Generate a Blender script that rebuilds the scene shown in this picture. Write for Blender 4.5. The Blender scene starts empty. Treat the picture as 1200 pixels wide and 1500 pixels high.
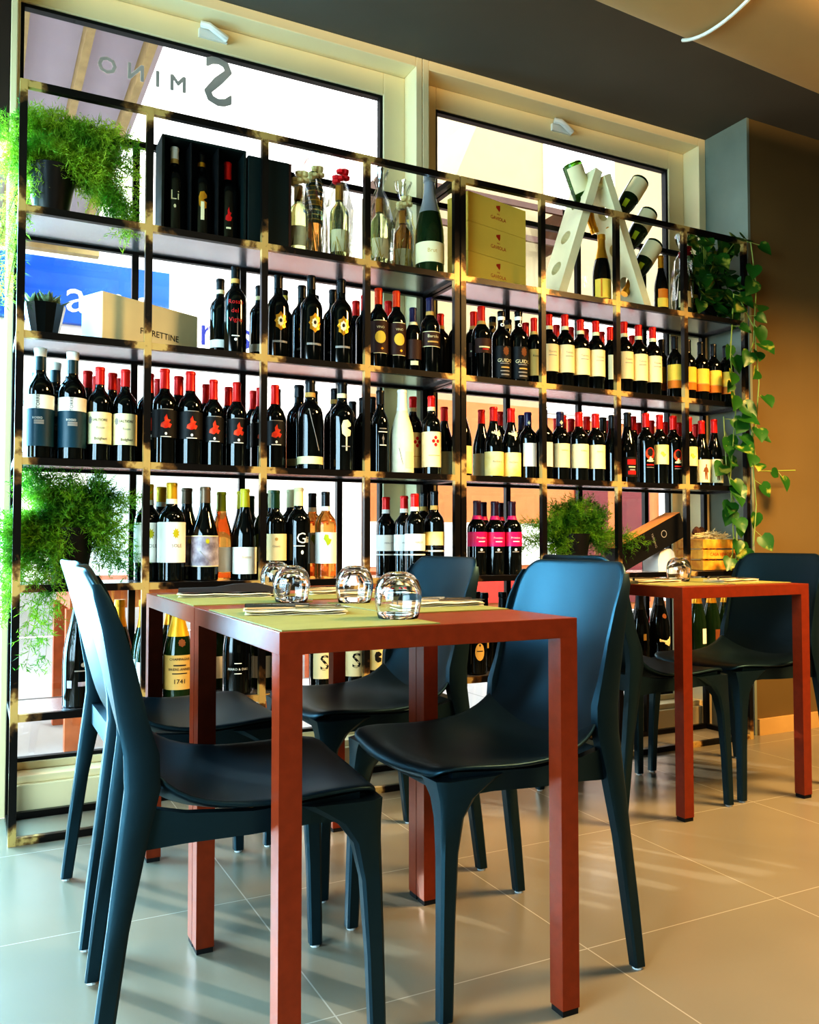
import bpy, math, random
from mathutils import Vector, Matrix
rnd = random.Random(7)
PI = math.pi
SC = bpy.context.scene
COL = SC.collection

# ------------------------------------------------------------------ survey of the place (metres)
# X runs along the wine shelf, Y towards the window, Z up; the camera stands at x=0, y=0.
CAM_H, FOC, YAW, PITCH = 0.90, 1258.0, 26.9, 2.03
_y, _p = math.radians(YAW), math.radians(PITCH)
FWD = Vector((math.sin(_y) * math.cos(_p), math.cos(_y) * math.cos(_p), math.sin(_p)))
RGT = Vector((math.cos(_y), -math.sin(_y), 0))
UPV = RGT.cross(FWD)

def at_y(px, py, Y):          # where a sight line meets the vertical plane y = Y
    d = FWD + RGT * ((px - 600) / FOC) - UPV * ((py - 750) / FOC)
    t = Y / d.y
    return Vector((d.x * t, Y, CAM_H + d.z * t))

def at_z(px, py, Z):
    d = FWD + RGT * ((px - 600) / FOC) - UPV * ((py - 750) / FOC)
    t = (Z - CAM_H) / d.z
    return Vector((d.x * t, d.y * t, Z))

# ------------------------------------------------------------------ materials
def srgb(r, g, b):
    f = lambda c: (c / 12.92) if c <= 0.04045 else ((c + 0.055) / 1.055) ** 2.4
    return (f(r / 255), f(g / 255), f(b / 255), 1)

MATS = {}
def mat(name, col, rough=0.5, metal=0.0, var=0.12, vscale=6.0, bump=0.0, bscale=80.0, spec=0.5,
        trans=0.0, ior=1.45, alpha=1.0, coat=0.0, translucent=0.0, col2=None):
    """Principled material whose colour wanders a little with noise in object space."""
    if name in MATS: return MATS[name]
    m = bpy.data.materials.new(name); m.use_nodes = True
    nt = m.node_tree; N = nt.nodes; L = nt.links
    b = N['Principled BSDF']
    b.inputs['Roughness'].default_value = rough
    b.inputs['Metallic'].default_value = metal
    b.inputs['Specular IOR Level'].default_value = spec
    b.inputs['Transmission Weight'].default_value = trans
    b.inputs['IOR'].default_value = ior
    b.inputs['Coat Weight'].default_value = coat
    c = col if len(col) == 4 else (*col, 1)
    tc = N.new('ShaderNodeTexCoord'); nz = N.new('ShaderNodeTexNoise')
    nz.inputs['Scale'].default_value = vscale; nz.inputs['Detail'].default_value = 3
    L.new(tc.outputs['Object'], nz.inputs['Vector'])
    rp = N.new('ShaderNodeValToRGB')
    if col2 is None:
        lo = tuple(x * (1 - var) for x in c[:3]); hi = tuple(min(1, x * (1 + var)) for x in c[:3])
    else:
        lo, hi = c[:3], tuple(col2[:3])
    rp.color_ramp.elements[0].position = 0.35; rp.color_ramp.elements[0].color = (*lo, 1)
    rp.color_ramp.elements[1].position = 0.65; rp.color_ramp.elements[1].color = (*hi, 1)
    L.new(nz.outputs['Fac'], rp.inputs['Fac']); L.new(rp.outputs['Color'], b.inputs['Base Color'])
    if bump > 0:
        n2 = N.new('ShaderNodeTexNoise'); n2.inputs['Scale'].default_value = bscale
        bp = N.new('ShaderNodeBump'); bp.inputs['Strength'].default_value = bump; bp.inputs['Distance'].default_value = 0.002
        L.new(tc.outputs['Object'], n2.inputs['Vector']); L.new(n2.outputs['Fac'], bp.inputs['Height'])
        L.new(bp.outputs['Normal'], b.inputs['Normal'])
    if translucent > 0:
        tr = N.new('ShaderNodeBsdfTranslucent'); mx = N.new('ShaderNodeMixShader')
        mx.inputs[0].default_value = translucent
        L.new(rp.outputs['Color'], tr.inputs['Color'])
        L.new(b.outputs[0], mx.inputs[1]); L.new(tr.outputs[0], mx.inputs[2])
        L.new(mx.outputs[0], N['Material Output'].inputs['Surface'])
    MATS[name] = m
    return m

def pane_mat(name, tint=(1, 1, 1), refl=0.07):
    """Thin clear sheet: mostly see-through with a faint mirror."""
    if name in MATS: return MATS[name]
    m = bpy.data.materials.new(name); m.use_nodes = True
    nt = m.node_tree; N = nt.nodes; L = nt.links
    N.remove(N['Principled BSDF'])
    t = N.new('ShaderNodeBsdfTransparent'); t.inputs[0].default_value = (*tint, 1)
    g = N.new('ShaderNodeBsdfGlossy'); g.inputs['Roughness'].default_value = 0.03
    lw = N.new('ShaderNodeLayerWeight'); lw.inputs['Blend'].default_value = 0.25
    mu = N.new('ShaderNodeMath'); mu.operation = 'MULTIPLY_ADD'
    mu.inputs[1].default_value = 0.5; mu.inputs[2].default_value = refl
    mx = N.new('ShaderNodeMixShader')
    L.new(lw.outputs['Fresnel'], mu.inputs[0]); L.new(mu.outputs[0], mx.inputs[0])
    L.new(t.outputs[0], mx.inputs[1]); L.new(g.outputs[0], mx.inputs[2])
    L.new(mx.outputs[0], N['Material Output'].inputs['Surface'])
    MATS[name] = m
    return m

# ------------------------------------------------------------------ mesh builder
class MB:
    def __init__(s): s.v = []; s.f = []; s.m = []; s.mi = 0
    def add(s, vs, fs):
        b = len(s.v); s.v.extend([tuple(v) for v in vs])
        for f in fs: s.f.append(tuple(b + i for i in f)); s.m.append(s.mi)
        return s
    def box(s, x0, x1, y0, y1, z0, z1):
        vs = [(x, y, z) for z in (z0, z1) for y in (y0, y1) for x in (x0, x1)]
        return s.add(vs, [(0, 2, 3, 1), (4, 5, 7, 6), (0, 1, 5, 4), (2, 6, 7, 3), (0, 4, 6, 2), (1, 3, 7, 5)])
    def obox(s, c, ax, ay, az):               # box from centre and three half-axis vectors
        c, ax, ay, az = map(Vector, (c, ax, ay, az))
        vs = [c + ax * i + ay * j + az * k for k in (-1, 1) for j in (-1, 1) for i in (-1, 1)]
        return s.add(vs, [(0, 2, 3, 1), (4, 5, 7, 6), (0, 1, 5, 4), (2, 6, 7, 3), (0, 4, 6, 2), (1, 3, 7, 5)])
    def lathe(s, prof, n=20, o=(0, 0, 0), a0=0.0, a1=None, rot=None):
        full = a1 is None; a1 = 2 * PI if full else a1
        k = n if full else n + 1; b = []
        for r, z in prof:
            for i in range(k):
                a = a0 + (a1 - a0) * i / n
                p = Vector((r * math.sin(a), -r * math.cos(a), z))
                if rot: p = rot @ p
                b.append(p + Vector(o))
        fs = []
        for j in range(len(prof) - 1):
            for i in range(n):
                i2 = (i + 1) % k
                fs.append((j * k + i, j * k + i2, (j + 1) * k + i2, (j + 1) * k + i))
        return s.add(b, fs)
    def tube(s, pts, rad, n=8, cap=True):
        pts = [Vector(p) for p in pts]
        rad = [rad] * len(pts) if isinstance(rad, (int, float)) else rad
        b = []; up = Vector((0, 0, 1))
        for i, p in enumerate(pts):
            d = (pts[min(i + 1, len(pts) - 1)] - pts[max(i - 1, 0)]).normalized()
            u = up - d * up.dot(d)
            if u.length < 0.05: u = Vector((1, 0, 0)) - d * d.x
            u.normalize(); w = d.cross(u)
            up = u
            for k in range(n):
                a = 2 * PI * k / n
                b.append(p + (u * math.cos(a) + w * math.sin(a)) * rad[i])
        fs = [(i * n + k, i * n + (k + 1) % n, (i + 1) * n + (k + 1) % n, (i + 1) * n + k) for i in range(len(pts) - 1) for k in range(n)]
        if cap: fs += [tuple(range(n))[::-1], tuple((len(pts) - 1) * n + k for k in range(n))]
        return s.add(b, fs)
    def sweep(s, secs, cap=True):              # secs: list of equal-length rings of points
        n = len(secs[0]); b = [p for r in secs for p in r]
        fs = [(i * n + k, i * n + (k + 1) % n, (i + 1) * n + (k + 1) % n, (i + 1) * n + k) for i in range(len(secs) - 1) for k in range(n)]
        if cap: fs += [tuple(range(n))[::-1], tuple((len(secs) - 1) * n + k for k in range(n))]
        return s.add(b, fs)
    def prism(s, poly, y0, y1):                # poly in (x, z)
        n = len(poly)
        vs = [(x, y0, z) for x, z in poly] + [(x, y1, z) for x, z in poly]
        return s.add(vs, [tuple(range(n)), tuple(range(2 * n - 1, n - 1, -1))] + [(i, i + n, (i + 1) % n + n, (i + 1) % n) for i in range(n)])
    def build(s, name, m, parent=None, smooth=False, loc=None, rotz=0.0, bevel=0.0, fix=True):
        me = bpy.data.meshes.new(name); me.from_pydata(s.v, [], s.f)
        ms = m if isinstance(m, (list, tuple)) else [m]
        for x in ms: me.materials.append(x)
        if len(ms) > 1: me.polygons.foreach_set('material_index', s.m)
        if fix:
            import bmesh
            bm = bmesh.new(); bm.from_mesh(me); bmesh.ops.recalc_face_normals(bm, faces=bm.faces); bm.to_mesh(me); bm.free()
        if smooth:
            me.polygons.foreach_set('use_smooth', [True] * len(me.polygons))
            if smooth != 'all':
                try: me.set_sharp_from_angle(angle=math.radians(40))
                except Exception: pass
        me.update()
        o = bpy.data.objects.new(name, me); COL.objects.link(o)
        if parent is not None: o.parent = parent
        if loc is not None: o.location = loc
        o.rotation_euler.z = rotz
        if bevel > 0:
            bv = o.modifiers.new('edge', 'BEVEL'); bv.width = bevel; bv.segments = 2; bv.limit_method = 'ANGLE'; bv.angle_limit = math.radians(50)
        return o

def tag(o, label=None, cat=None, group=None, kind=None):
    if label: o['label'] = label
    if cat: o['category'] = cat
    if group: o['group'] = group
    if kind: o['kind'] = kind
    return o

def thing(name, label, cat, loc=(0, 0, 0), rotz=0.0, group=None):
    o = bpy.data.objects.new(name, None); COL.objects.link(o)
    o.empty_display_size = 0.05
    o.location = loc; o.rotation_euler.z = rotz
    return tag(o, label, cat, group)

def dup(o, parent=None):
    c = o.copy(); COL.objects.link(c)
    if parent is not None: c.parent = parent
    for ch in list(o.children): dup(ch, c)
    return c

def structure(o): o['kind'] = 'structure'; return o

_tc = {}
def text_geo(txt, size, bold=0.0):
    """Flat letter shapes, centred on (0,0): vertices (x, y) and faces."""
    key = (txt, bold)
    if key not in _tc:
        cu = bpy.data.curves.new('lettering', 'FONT'); cu.body = txt; cu.align_x = 'CENTER'; cu.align_y = 'CENTER'; cu.resolution_u = 2; cu.offset = bold
        ob = bpy.data.objects.new('lettering', cu)
        me = ob.to_mesh()
        _tc[key] = ([(v.co.x, v.co.y) for v in me.vertices], [tuple(p.vertices) for p in me.polygons])
        ob.to_mesh_clear(); bpy.data.objects.remove(ob); bpy.data.curves.remove(cu)
    vs, fs = _tc[key]
    return [(x * size, y * size) for x, y in vs], fs

def flat_text(mb, txt, size, org, ex, ey, bold=0.0):
    """Letters laid on a plane: org + x*ex + y*ey."""
    org, ex, ey = Vector(org), Vector(ex), Vector(ey)
    vs, fs = text_geo(txt, size, bold)
    mb.add([org + ex * x + ey * y for x, y in vs], fs)

# ------------------------------------------------------------------ palette
M_floor_tile = None
def floor_mat():
    m = bpy.data.materials.new('porcelain_tile'); m.use_nodes = True
    nt = m.node_tree; N = nt.nodes; L = nt.links; b = N['Principled BSDF']
    g = N.new('ShaderNodeNewGeometry'); sx = N.new('ShaderNodeSeparateXYZ'); L.new(g.outputs['Position'], sx.inputs[0])
    def grid(out, off):
        a = N.new('ShaderNodeMath'); a.operation = 'ADD'; a.inputs[1].default_value = 0.6 * 20 - off
        L.new(out, a.inputs[0])
        p = N.new('ShaderNodeMath'); p.operation = 'PINGPONG'; p.inputs[1].default_value = 0.3
        L.new(a.outputs[0], p.inputs[0])
        c = N.new('ShaderNodeMath'); c.operation = 'LESS_THAN'; c.inputs[1].default_value = 0.0016
        L.new(p.outputs[0], c.inputs[0]); return c
    gx, gy = grid(sx.outputs['X'], 0.628), grid(sx.outputs['Y'], 2.149)
    mx = N.new('ShaderNodeMath'); mx.operation = 'MAXIMUM'; L.new(gx.outputs[0], mx.inputs[0]); L.new(gy.outputs[0], mx.inputs[1])
    nz = N.new('ShaderNodeTexNoise'); nz.inputs['Scale'].default_value = 2.0; nz.inputs['Detail'].default_value = 2; nz.inputs['Roughness'].default_value = 0.5
    L.new(g.outputs['Position'], nz.inputs['Vector'])
    rp = N.new('ShaderNodeValToRGB')
    rp.color_ramp.elements[0].position = 0.2; rp.color_ramp.elements[0].color = srgb(124, 117, 102)
    rp.color_ramp.elements[1].position = 0.8; rp.color_ramp.elements[1].color = srgb(138, 130, 114)
    L.new(nz.outputs['Fac'], rp.inputs['Fac'])
    mc = N.new('ShaderNodeMixRGB'); mc.inputs[2].default_value = srgb(166, 160, 146)
    L.new(mx.outputs[0], mc.inputs[0]); L.new(rp.outputs['Color'], mc.inputs[1]); L.new(mc.outputs[0], b.inputs['Base Color'])
    rr = N.new('ShaderNodeMapRange'); rr.inputs['To Min'].default_value = 0.23; rr.inputs['To Max'].default_value = 0.27
    L.new(nz.outputs['Fac'], rr.inputs['Value']); L.new(rr.outputs[0], b.inputs['Roughness'])
    b.inputs['Specular IOR Level'].default_value = 0.5
    return m

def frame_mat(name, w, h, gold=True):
    """Raw dark steel with gold reflections painted into the colour around the welded crossings (unit coordinates)."""
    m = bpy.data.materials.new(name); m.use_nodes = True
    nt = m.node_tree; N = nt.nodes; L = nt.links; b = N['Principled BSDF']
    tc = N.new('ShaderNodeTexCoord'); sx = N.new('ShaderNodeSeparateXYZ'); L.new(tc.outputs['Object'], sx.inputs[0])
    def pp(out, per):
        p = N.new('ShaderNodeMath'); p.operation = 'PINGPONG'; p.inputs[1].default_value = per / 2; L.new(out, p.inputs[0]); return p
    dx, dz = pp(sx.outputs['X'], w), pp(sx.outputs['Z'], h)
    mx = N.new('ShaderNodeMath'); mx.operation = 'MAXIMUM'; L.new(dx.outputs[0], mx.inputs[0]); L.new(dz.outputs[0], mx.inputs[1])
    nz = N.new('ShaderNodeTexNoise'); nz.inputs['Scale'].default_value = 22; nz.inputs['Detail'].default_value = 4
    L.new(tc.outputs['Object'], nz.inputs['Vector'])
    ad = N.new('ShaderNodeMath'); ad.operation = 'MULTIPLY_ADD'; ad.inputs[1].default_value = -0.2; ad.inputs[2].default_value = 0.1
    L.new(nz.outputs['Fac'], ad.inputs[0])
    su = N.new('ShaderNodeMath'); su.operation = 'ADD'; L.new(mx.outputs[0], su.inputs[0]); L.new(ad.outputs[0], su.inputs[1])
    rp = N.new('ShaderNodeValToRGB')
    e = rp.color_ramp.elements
    e[0].position = 0.031; e[0].color = srgb(208, 176, 112) if gold else srgb(40, 36, 32)  # gold stop stands in for bright reflections at the crossings
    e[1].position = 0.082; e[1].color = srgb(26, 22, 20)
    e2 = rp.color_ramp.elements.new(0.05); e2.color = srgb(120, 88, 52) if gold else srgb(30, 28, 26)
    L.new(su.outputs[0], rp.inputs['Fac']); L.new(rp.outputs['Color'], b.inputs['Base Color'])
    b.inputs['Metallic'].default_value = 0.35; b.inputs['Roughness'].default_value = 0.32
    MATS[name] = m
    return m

def tile_lines_mat(name, c, line, per, axis='Z', rough=0.6, width=0.12):
    m = bpy.data.materials.new(name); m.use_nodes = True
    nt = m.node_tree; N = nt.nodes; L = nt.links; b = N['Principled BSDF']; b.inputs['Roughness'].default_value = rough
    tc = N.new('ShaderNodeTexCoord'); sx = N.new('ShaderNodeSeparateXYZ'); L.new(tc.outputs['Object'], sx.inputs[0])
    p = N.new('ShaderNodeMath'); p.operation = 'PINGPONG'; p.inputs[1].default_value = per / 2; L.new(sx.outputs[axis], p.inputs[0])
    c2 = N.new('ShaderNodeMath'); c2.operation = 'LESS_THAN'; c2.inputs[1].default_value = per * width / 2; L.new(p.outputs[0], c2.inputs[0])
    mc = N.new('ShaderNodeMixRGB'); mc.inputs[1].default_value = c; mc.inputs[2].default_value = line
    L.new(c2.outputs[0], mc.inputs[0]); L.new(mc.outputs[0], b.inputs['Base Color'])
    MATS[name] = m
    return m

CH = mat('charcoal_plastic', srgb(16, 26, 31), 0.42, var=0.06, vscale=3, bump=0.05, bscale=500, spec=1.0)
CH.node_tree.nodes['Principled BSDF'].inputs['Specular Tint'].default_value = (.38, .80, 1, 1)
STEEL_PAINT = mat('rust_brown_paint', srgb(128, 52, 25), 0.3, metal=0.1, var=0.07, vscale=40, bump=0.06, bscale=700)
RUBBER = mat('black_rubber', srgb(14, 14, 14), 0.7)
GLIDE = mat('pale_glide', srgb(200, 205, 205), 0.4)
OLIVE = mat('olive_placemat', srgb(140, 138, 78), 0.55, var=0.05, vscale=20, bump=0.15, bscale=900)
NAPK = mat('beige_paper', srgb(240, 222, 186), 0.8, var=0.06, vscale=20)
NAPK_D = mat('dark_napkin', srgb(34, 27, 25), 0.85, var=0.15)
CUTL = mat('cutlery_steel', srgb(190, 188, 182), 0.18, metal=1.0, var=0.03)
GLASS = mat('clear_glass', (1, 1, 1), 0.0, trans=1.0, ior=1.45, var=0.0)
FRAME_W = mat('cream_lacquer', srgb(236, 216, 172), 0.4, var=0.03, vscale=2)
GASKET = mat('black_gasket', srgb(18, 17, 16), 0.5)
PANE = pane_mat('window_pane')
SHELF_SHEET = mat('brushed_sheet', srgb(206, 202, 206), 0.24, metal=0.85, var=0.08, vscale=5)
WHITE_PL = mat('white_plastic', srgb(226, 222, 212), 0.35, var=0.03)
# ------------------------------------------------------------------ the room
CEIL = 2.93
WALL_BROWN = mat('brown_wall_paint', srgb(112, 92, 54), 0.85, var=0.08, vscale=1.5, bump=0.1, bscale=60)
REVEAL_P = mat('sage_reveal_paint', srgb(128, 134, 120), 0.8, var=0.05)
CEIL_P = mat('umber_ceiling_paint', srgb(98, 92, 80), 0.9, var=0.05, vscale=2)
WALL_P = mat('taupe_wall_paint', srgb(150, 132, 108), 0.85, var=0.05)
DARK_P = mat('dark_brown_panel', srgb(62, 46, 34), 0.7, var=0.1)
BASE_T = mat('tan_skirting_tile', srgb(196, 160, 106), 0.45, var=0.06)

structure(MB().box(-2.75, 7.1, -3.6, 3.13, -0.06, 0).build('floor', floor_mat()))
structure(MB().box(-2.75, 7.1, -3.6, 3.34, CEIL, CEIL + 0.1).build('ceiling', CEIL_P))
structure(MB().box(3.278, 7.1, 2.872, 3.34, 0, CEIL).build('wall_right', WALL_BROWN))
structure(MB().box(3.262, 3.278, 2.870, 3.34, 0, CEIL).build('trim_1', REVEAL_P))
structure(MB().box(3.28, 7.0, 2.858, 2.872, 0, 0.075).build('baseboard_right', BASE_T))
structure(MB().box(7.0, 7.1, -3.6, 2.872, 0, CEIL).build('wall_far', WALL_P))
structure(MB().box(-2.75, 7.1, -3.7, -3.6, 0, CEIL).build('wall_back', WALL_P))
wl = MB(); wl.box(-2.75, -2.65, -3.6, -1.6, 0, CEIL); wl.box(-2.75, -2.65, 2.7, 3.34, 0, CEIL); wl.box(-2.75, -2.65, -1.6, 2.7, 2.55, CEIL); wl.box(-2.75, -2.65, -1.6, 2.7, 0, 0.1)
structure(wl.build('wall_left', WALL_P))
wf = MB().box(-2.65, 0.082, 3.13, 3.32, 2.28, CEIL); wf.box(-2.65, -0.95, 3.13, 3.32, 0, 2.28)  # unseen part below the header made solid to block sun
structure(wf.build('wall_front', DARK_P))

def window(n, x0, x1, z1, strip_l, strip_r, strip_t, sash_l, sash_r, letters=False, latch_x=None):
    w = bpy.data.objects.new('window_%d' % n, None); COL.objects.link(w); w.location = (0, 0, 0); w['kind'] = 'structure'
    f = MB()
    f.box(x0, x0 + strip_l, 3.13, 3.30, 0, z1); f.box(x1 - strip_r, x1, 3.13, 3.30, 0, z1)
    f.box(x0 + strip_l, x1 - strip_r, 3.13, 3.30, z1 - strip_t, z1)
    f.box(x0 + strip_l, x1 - strip_r, 3.13, 3.30, 0.0, 0.1)
    f.box(x0 + strip_l, x1 - strip_r, 3.15, 3.30, 0.1, 0.124)
    f.build('frame', FRAME_W, w, bevel=0.003)
    a, b = x0 + strip_l, x1 - strip_r
    ga, gb, gz0, gz1 = a + sash_l, b - sash_r, 0.15, 2.795
    s = MB()
    s.box(a, ga, 3.235, 3.29, 0.124, z1 - strip_t); s.box(gb, b, 3.235, 3.29, 0.124, z1 - strip_t)
    s.box(ga, gb, 3.235, 3.29, gz1, z1 - strip_t); s.box(ga, gb, 3.235, 3.29, 0.124, gz0)
    s.build('sash', FRAME_W, w, bevel=0.003)
    g = MB()
    for (q0, q1, r0, r1) in ((ga, ga + 0.012, gz0, gz1), (gb - 0.012, gb, gz0, gz1), (ga + 0.012, gb - 0.012, gz1 - 0.012, gz1), (ga + 0.012, gb - 0.012, gz0, gz0 + 0.012)):
        g.box(q0, q1, 3.245, 3.275, r0, r1)
    g.build('gasket', GASKET, w)
    MB().box(ga, gb, 3.258, 3.262, gz0, gz1).build('pane', PANE, w)
    if latch_x:
        l = MB()
        l.box(latch_x - 0.055, latch_x + 0.055, 3.222, 3.235, 2.83, 2.862)
        l.tube([(latch_x - 0.05, 3.215, 2.872), (latch_x - 0.02, 3.205, 2.868), (latch_x + 0.005, 3.2, 2.852), (latch_x + 0.05, 3.212, 2.838)], 0.013, 8)
        l.build('latch', WHITE_PL, w, smooth=True)
    if letters:
        t = MB()
        for ch, px, py, sz in (('O', 157, 97, .085), ('N', 199, 107, .085), ('I', 231, 117, .085), ('M', 261, 124, .085), ('S', 320, 124, .27)):
            p = at_y(px, py, 3.2565)
            for kk, (ox, oz) in enumerate(((0, 0), (.0028, 0), (-.0028, 0), (0, .0028), (0, -.0028), (.002, .002), (-.002, -.002), (.002, -.002), (-.002, .002))):
                flat_text(t, ch, sz, p + Vector((ox, -kk * .0002, oz)), (-1, 0, 0), (0, 0, 1))
        t.build('lettering', mat('taupe_vinyl', srgb(214, 204, 194), 0.6, translucent=.45), w, fix=False)
    return w
window(1, 0.084, 1.649, 2.935, 0.022, 0.03, 0.045, 0.012, 0.10, letters=True, latch_x=0.79)
window(2, 1.651, 3.262, 2.935, 0.03, 0.045, 0.045, 0.09, 0.10, latch_x=2.44)
w3 = bpy.data.objects.new('window_3', None); COL.objects.link(w3); w3['kind'] = 'structure'
f3 = MB(); f3.box(-.95, 0.08, 3.16, 3.28, 2.22, 2.28); f3.box(-.95, 0.08, 3.16, 3.28, 0, 0.11); f3.box(-.95, -.9, 3.16, 3.28, 0.11, 2.22)
f3.build('frame', FRAME_W, w3, bevel=0.003)
MB().box(-.9, 0.08, 3.218, 3.222, 0.11, 2.22).build('pane', PANE, w3)
w4 = bpy.data.objects.new('window_4', None); COL.objects.link(w4); w4['kind'] = 'structure'
f4 = MB(); f4.box(-2.73, -2.67, -1.6, -1.54, 0.1, 2.55); f4.box(-2.73, -2.67, 2.64, 2.7, 0.1, 2.55); f4.box(-2.73, -2.67, 0.5, 0.58, 0.1, 2.55)
f4.build('frame', FRAME_W, w4)
MB().box(-2.702, -2.698, -1.54, 2.64, 0.1, 2.55).build('pane', PANE, w4)

# ceiling duct of pale cloth with its white cord
du = Vector((0.9984, 0.0558, 0)); dn = Vector((-0.0558, 0.9984, 0))
DUCT = mat('cream_duct_cloth', srgb(176, 146, 100), 0.7, var=0.06, vscale=3)
dt = thing('ventilation_duct', 'large round cream duct hanging under the dark ceiling', 'duct', (0, 1.665, 2.65))
Q = Matrix((du, dn, Vector((0, 0, 1)))).transposed()
def duct_ring(x, r, n=48):
    return [Q @ Vector((x, r * math.cos(2 * PI * i / n), r * math.sin(2 * PI * i / n))) for i in range(n)]
d = MB(); d.sweep([duct_ring(-2.5, .25), duct_ring(1.0, .25), duct_ring(4.0, .25), duct_ring(6.9, .25)])
d.build('duct_skin', DUCT, dt, smooth=True)
hp = MB()
for i in range(26):
    for j in range(5):
        a = math.radians(222 + j * 3.2); x = 1.42 + i * 0.022
        c = Q @ Vector((x, 0.2512 * math.cos(a), 0.2512 * math.sin(a)))
        nn = Q @ Vector((0, math.cos(a), math.sin(a))); tt = nn.cross(du)
        hp.obox(c, du * 0.0035, tt * 0.0035, nn * 0.0006)
hp.build('perforation', GASKET, dt)
hb = MB()
for x in (-1.5, 1.0, 3.5, 6): hb.obox(Q @ Vector((x, 0, 0.262)), du * .01, dn * .006, (0, 0, 0.018))
hb.build('hanger', GASKET, dt)
cb = MB(); cp = []
for i in range(40):
    a = math.radians(300 - i * 5.4); cp.append(Vector((0, 1.665, 2.65)) + Q @ Vector((1.905 - 0.02 * math.sin(i * .2) + 0.0012 * i, 0.262 * math.cos(a), 0.262 * math.sin(a))))
cb.tube(cp, 0.0055, 8)
tag(cb.build('power_cord', mat('white_cord', srgb(190, 184, 168), .4), smooth=True), 'white cord looped around the cream ceiling duct', 'cord')

# ------------------------------------------------------------------ outside
PAVE = tile_lines_mat('pale_paving', srgb(150, 150, 148), srgb(112, 112, 110), 0.9, 'X', 0.7, 0.012)
structure(MB().box(-14, 18, 3.30, 9.0, -0.06, -0.012).build('pavement', PAVE))
structure(MB().box(-14, -2.75, -6, 3.30, -0.06, -0.012).build('pavement_side', PAVE))
W_PL = mat('white_render', srgb(240, 236, 228), .9, var=.03); PEACH = mat('peach_render', srgb(176, 112, 68), .9, var=.05)
CREAM = mat('cream_render', srgb(150, 136, 106), .9, var=.03)
BLUE = mat('blue_signboard', srgb(24, 92, 190), .5, var=.08); WHT = mat('white_letters', srgb(245, 245, 245), .5)
BLUE_L = mat('blue_letters', srgb(14, 36, 130), .5); REDP = mat('dark_red_paint', srgb(96, 18, 15), .5)
BLIND = tile_lines_mat('white_blind', srgb(245, 243, 238), srgb(150, 140, 128), 0.075, 'Z', .6, .22)
bw = thing('building', 'white shop building across the street with a blue signboard', 'building', (0, 9, 0))
MB().box(-1.1, 3.95, 0, 2, 0, 6.4).build('wall', W_PL, bw)
MB().box(-1.1, 3.95, -.02, 0, 0, 0.5).build('plinth', mat('grey_plinth', srgb(170, 168, 165), .8), bw)
sg = MB().box(-1.1, 1.75, -.10, -.02, 3.04, 3.66).build('signboard', BLUE, bw)
t = MB()
for ch, x, sz in (('Z', -.05, .62), ('a', .86, .5), ('r', 1.2, .5), ('a', 1.52, .5)): flat_text(t, ch, sz, (x, -.104, 3.3), (1, 0, 0), (0, 0, 1))
t.build('lettering', WHT, sg, fix=False)
t = MB(); flat_text(t, 'res', .46, (2.36, -.012, 3.12), (1, 0, 0), (0, 0, 1)); t.build('wall_lettering', BLUE_L, bw, fix=False)
for x0, x1 in ((-.9, .4), (1.0, 2.4)):
    MB().box(x0, x1, -.03, 0.0, .5, 2.4).build('shop_window', mat('pale_shop_glass', srgb(206, 226, 226), .3), bw)
bp = thing('building', 'peach and cream building across the street with blinds and red doors', 'building', (0, 9, 0))
MB().box(3.97, 16, 0, 2, 0, 2.62).build('ground_floor_wall', PEACH, bp)
MB().prism([(3.97, 2.62), (16, 2.62), (16, 8.4), (6.0, 8.4), (5.62, 6.35), (5.12, 5.2), (3.97, 4.9)], 0, 2).build('upper_wall', CREAM, bp)
for x0, x1, z0, z1 in ((6.56, 7.62, 5.3, 6.7), (6.52, 9.1, 2.55, 4.08), (9.6, 11.2, 2.55, 4.08), (9.2, 10.6, 5.0, 6.4)):
    s = MB().box(x0 - .05, x1 + .05, -.03, 0, z0 - .05, z1 + .05).build('window_frame', W_PL, bp)
    MB().box(x0, x1, -.06, -.03, z0, z1).build('blind', BLIND, s)
rl = MB()
for z in (4.58, 4.98): rl.box(3.98, 6.48, -.5, -.46, z - .035, z + .035)
rl.box(6.44, 6.48, -.5, -.005, 4.55, 5.02); rl.box(3.98, 4.02, -.5, -.005, 4.55, 5.02)
rl.build('railing', mat('brown_railing', srgb(72, 44, 30), .5), bp)
for x0, x1 in ((6.98, 7.5), (7.68, 8.22)):
    MB().box(x0, x1, -.04, 0, .1, 1.68).build('door', REDP, bp)
MB().box(8.42, 9.0, -.04, 0, .1, 1.75).build('shop_window', W_PL, bp)
MB().box(9.0, 9.12, -.05, 0, .1, 1.75).build('shutter', mat('salmon_shutter', srgb(226, 150, 130), .6), bp)
MB().box(3.96, 6.9, -.03, 0, 0.62, 1.14).build('band', W_PL, bp)
MB().box(3.96, 6.9, -.05, 0, 0.16, .5).build('bench_front', mat('red_bench', srgb(196, 52, 34), .6), bp)

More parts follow.
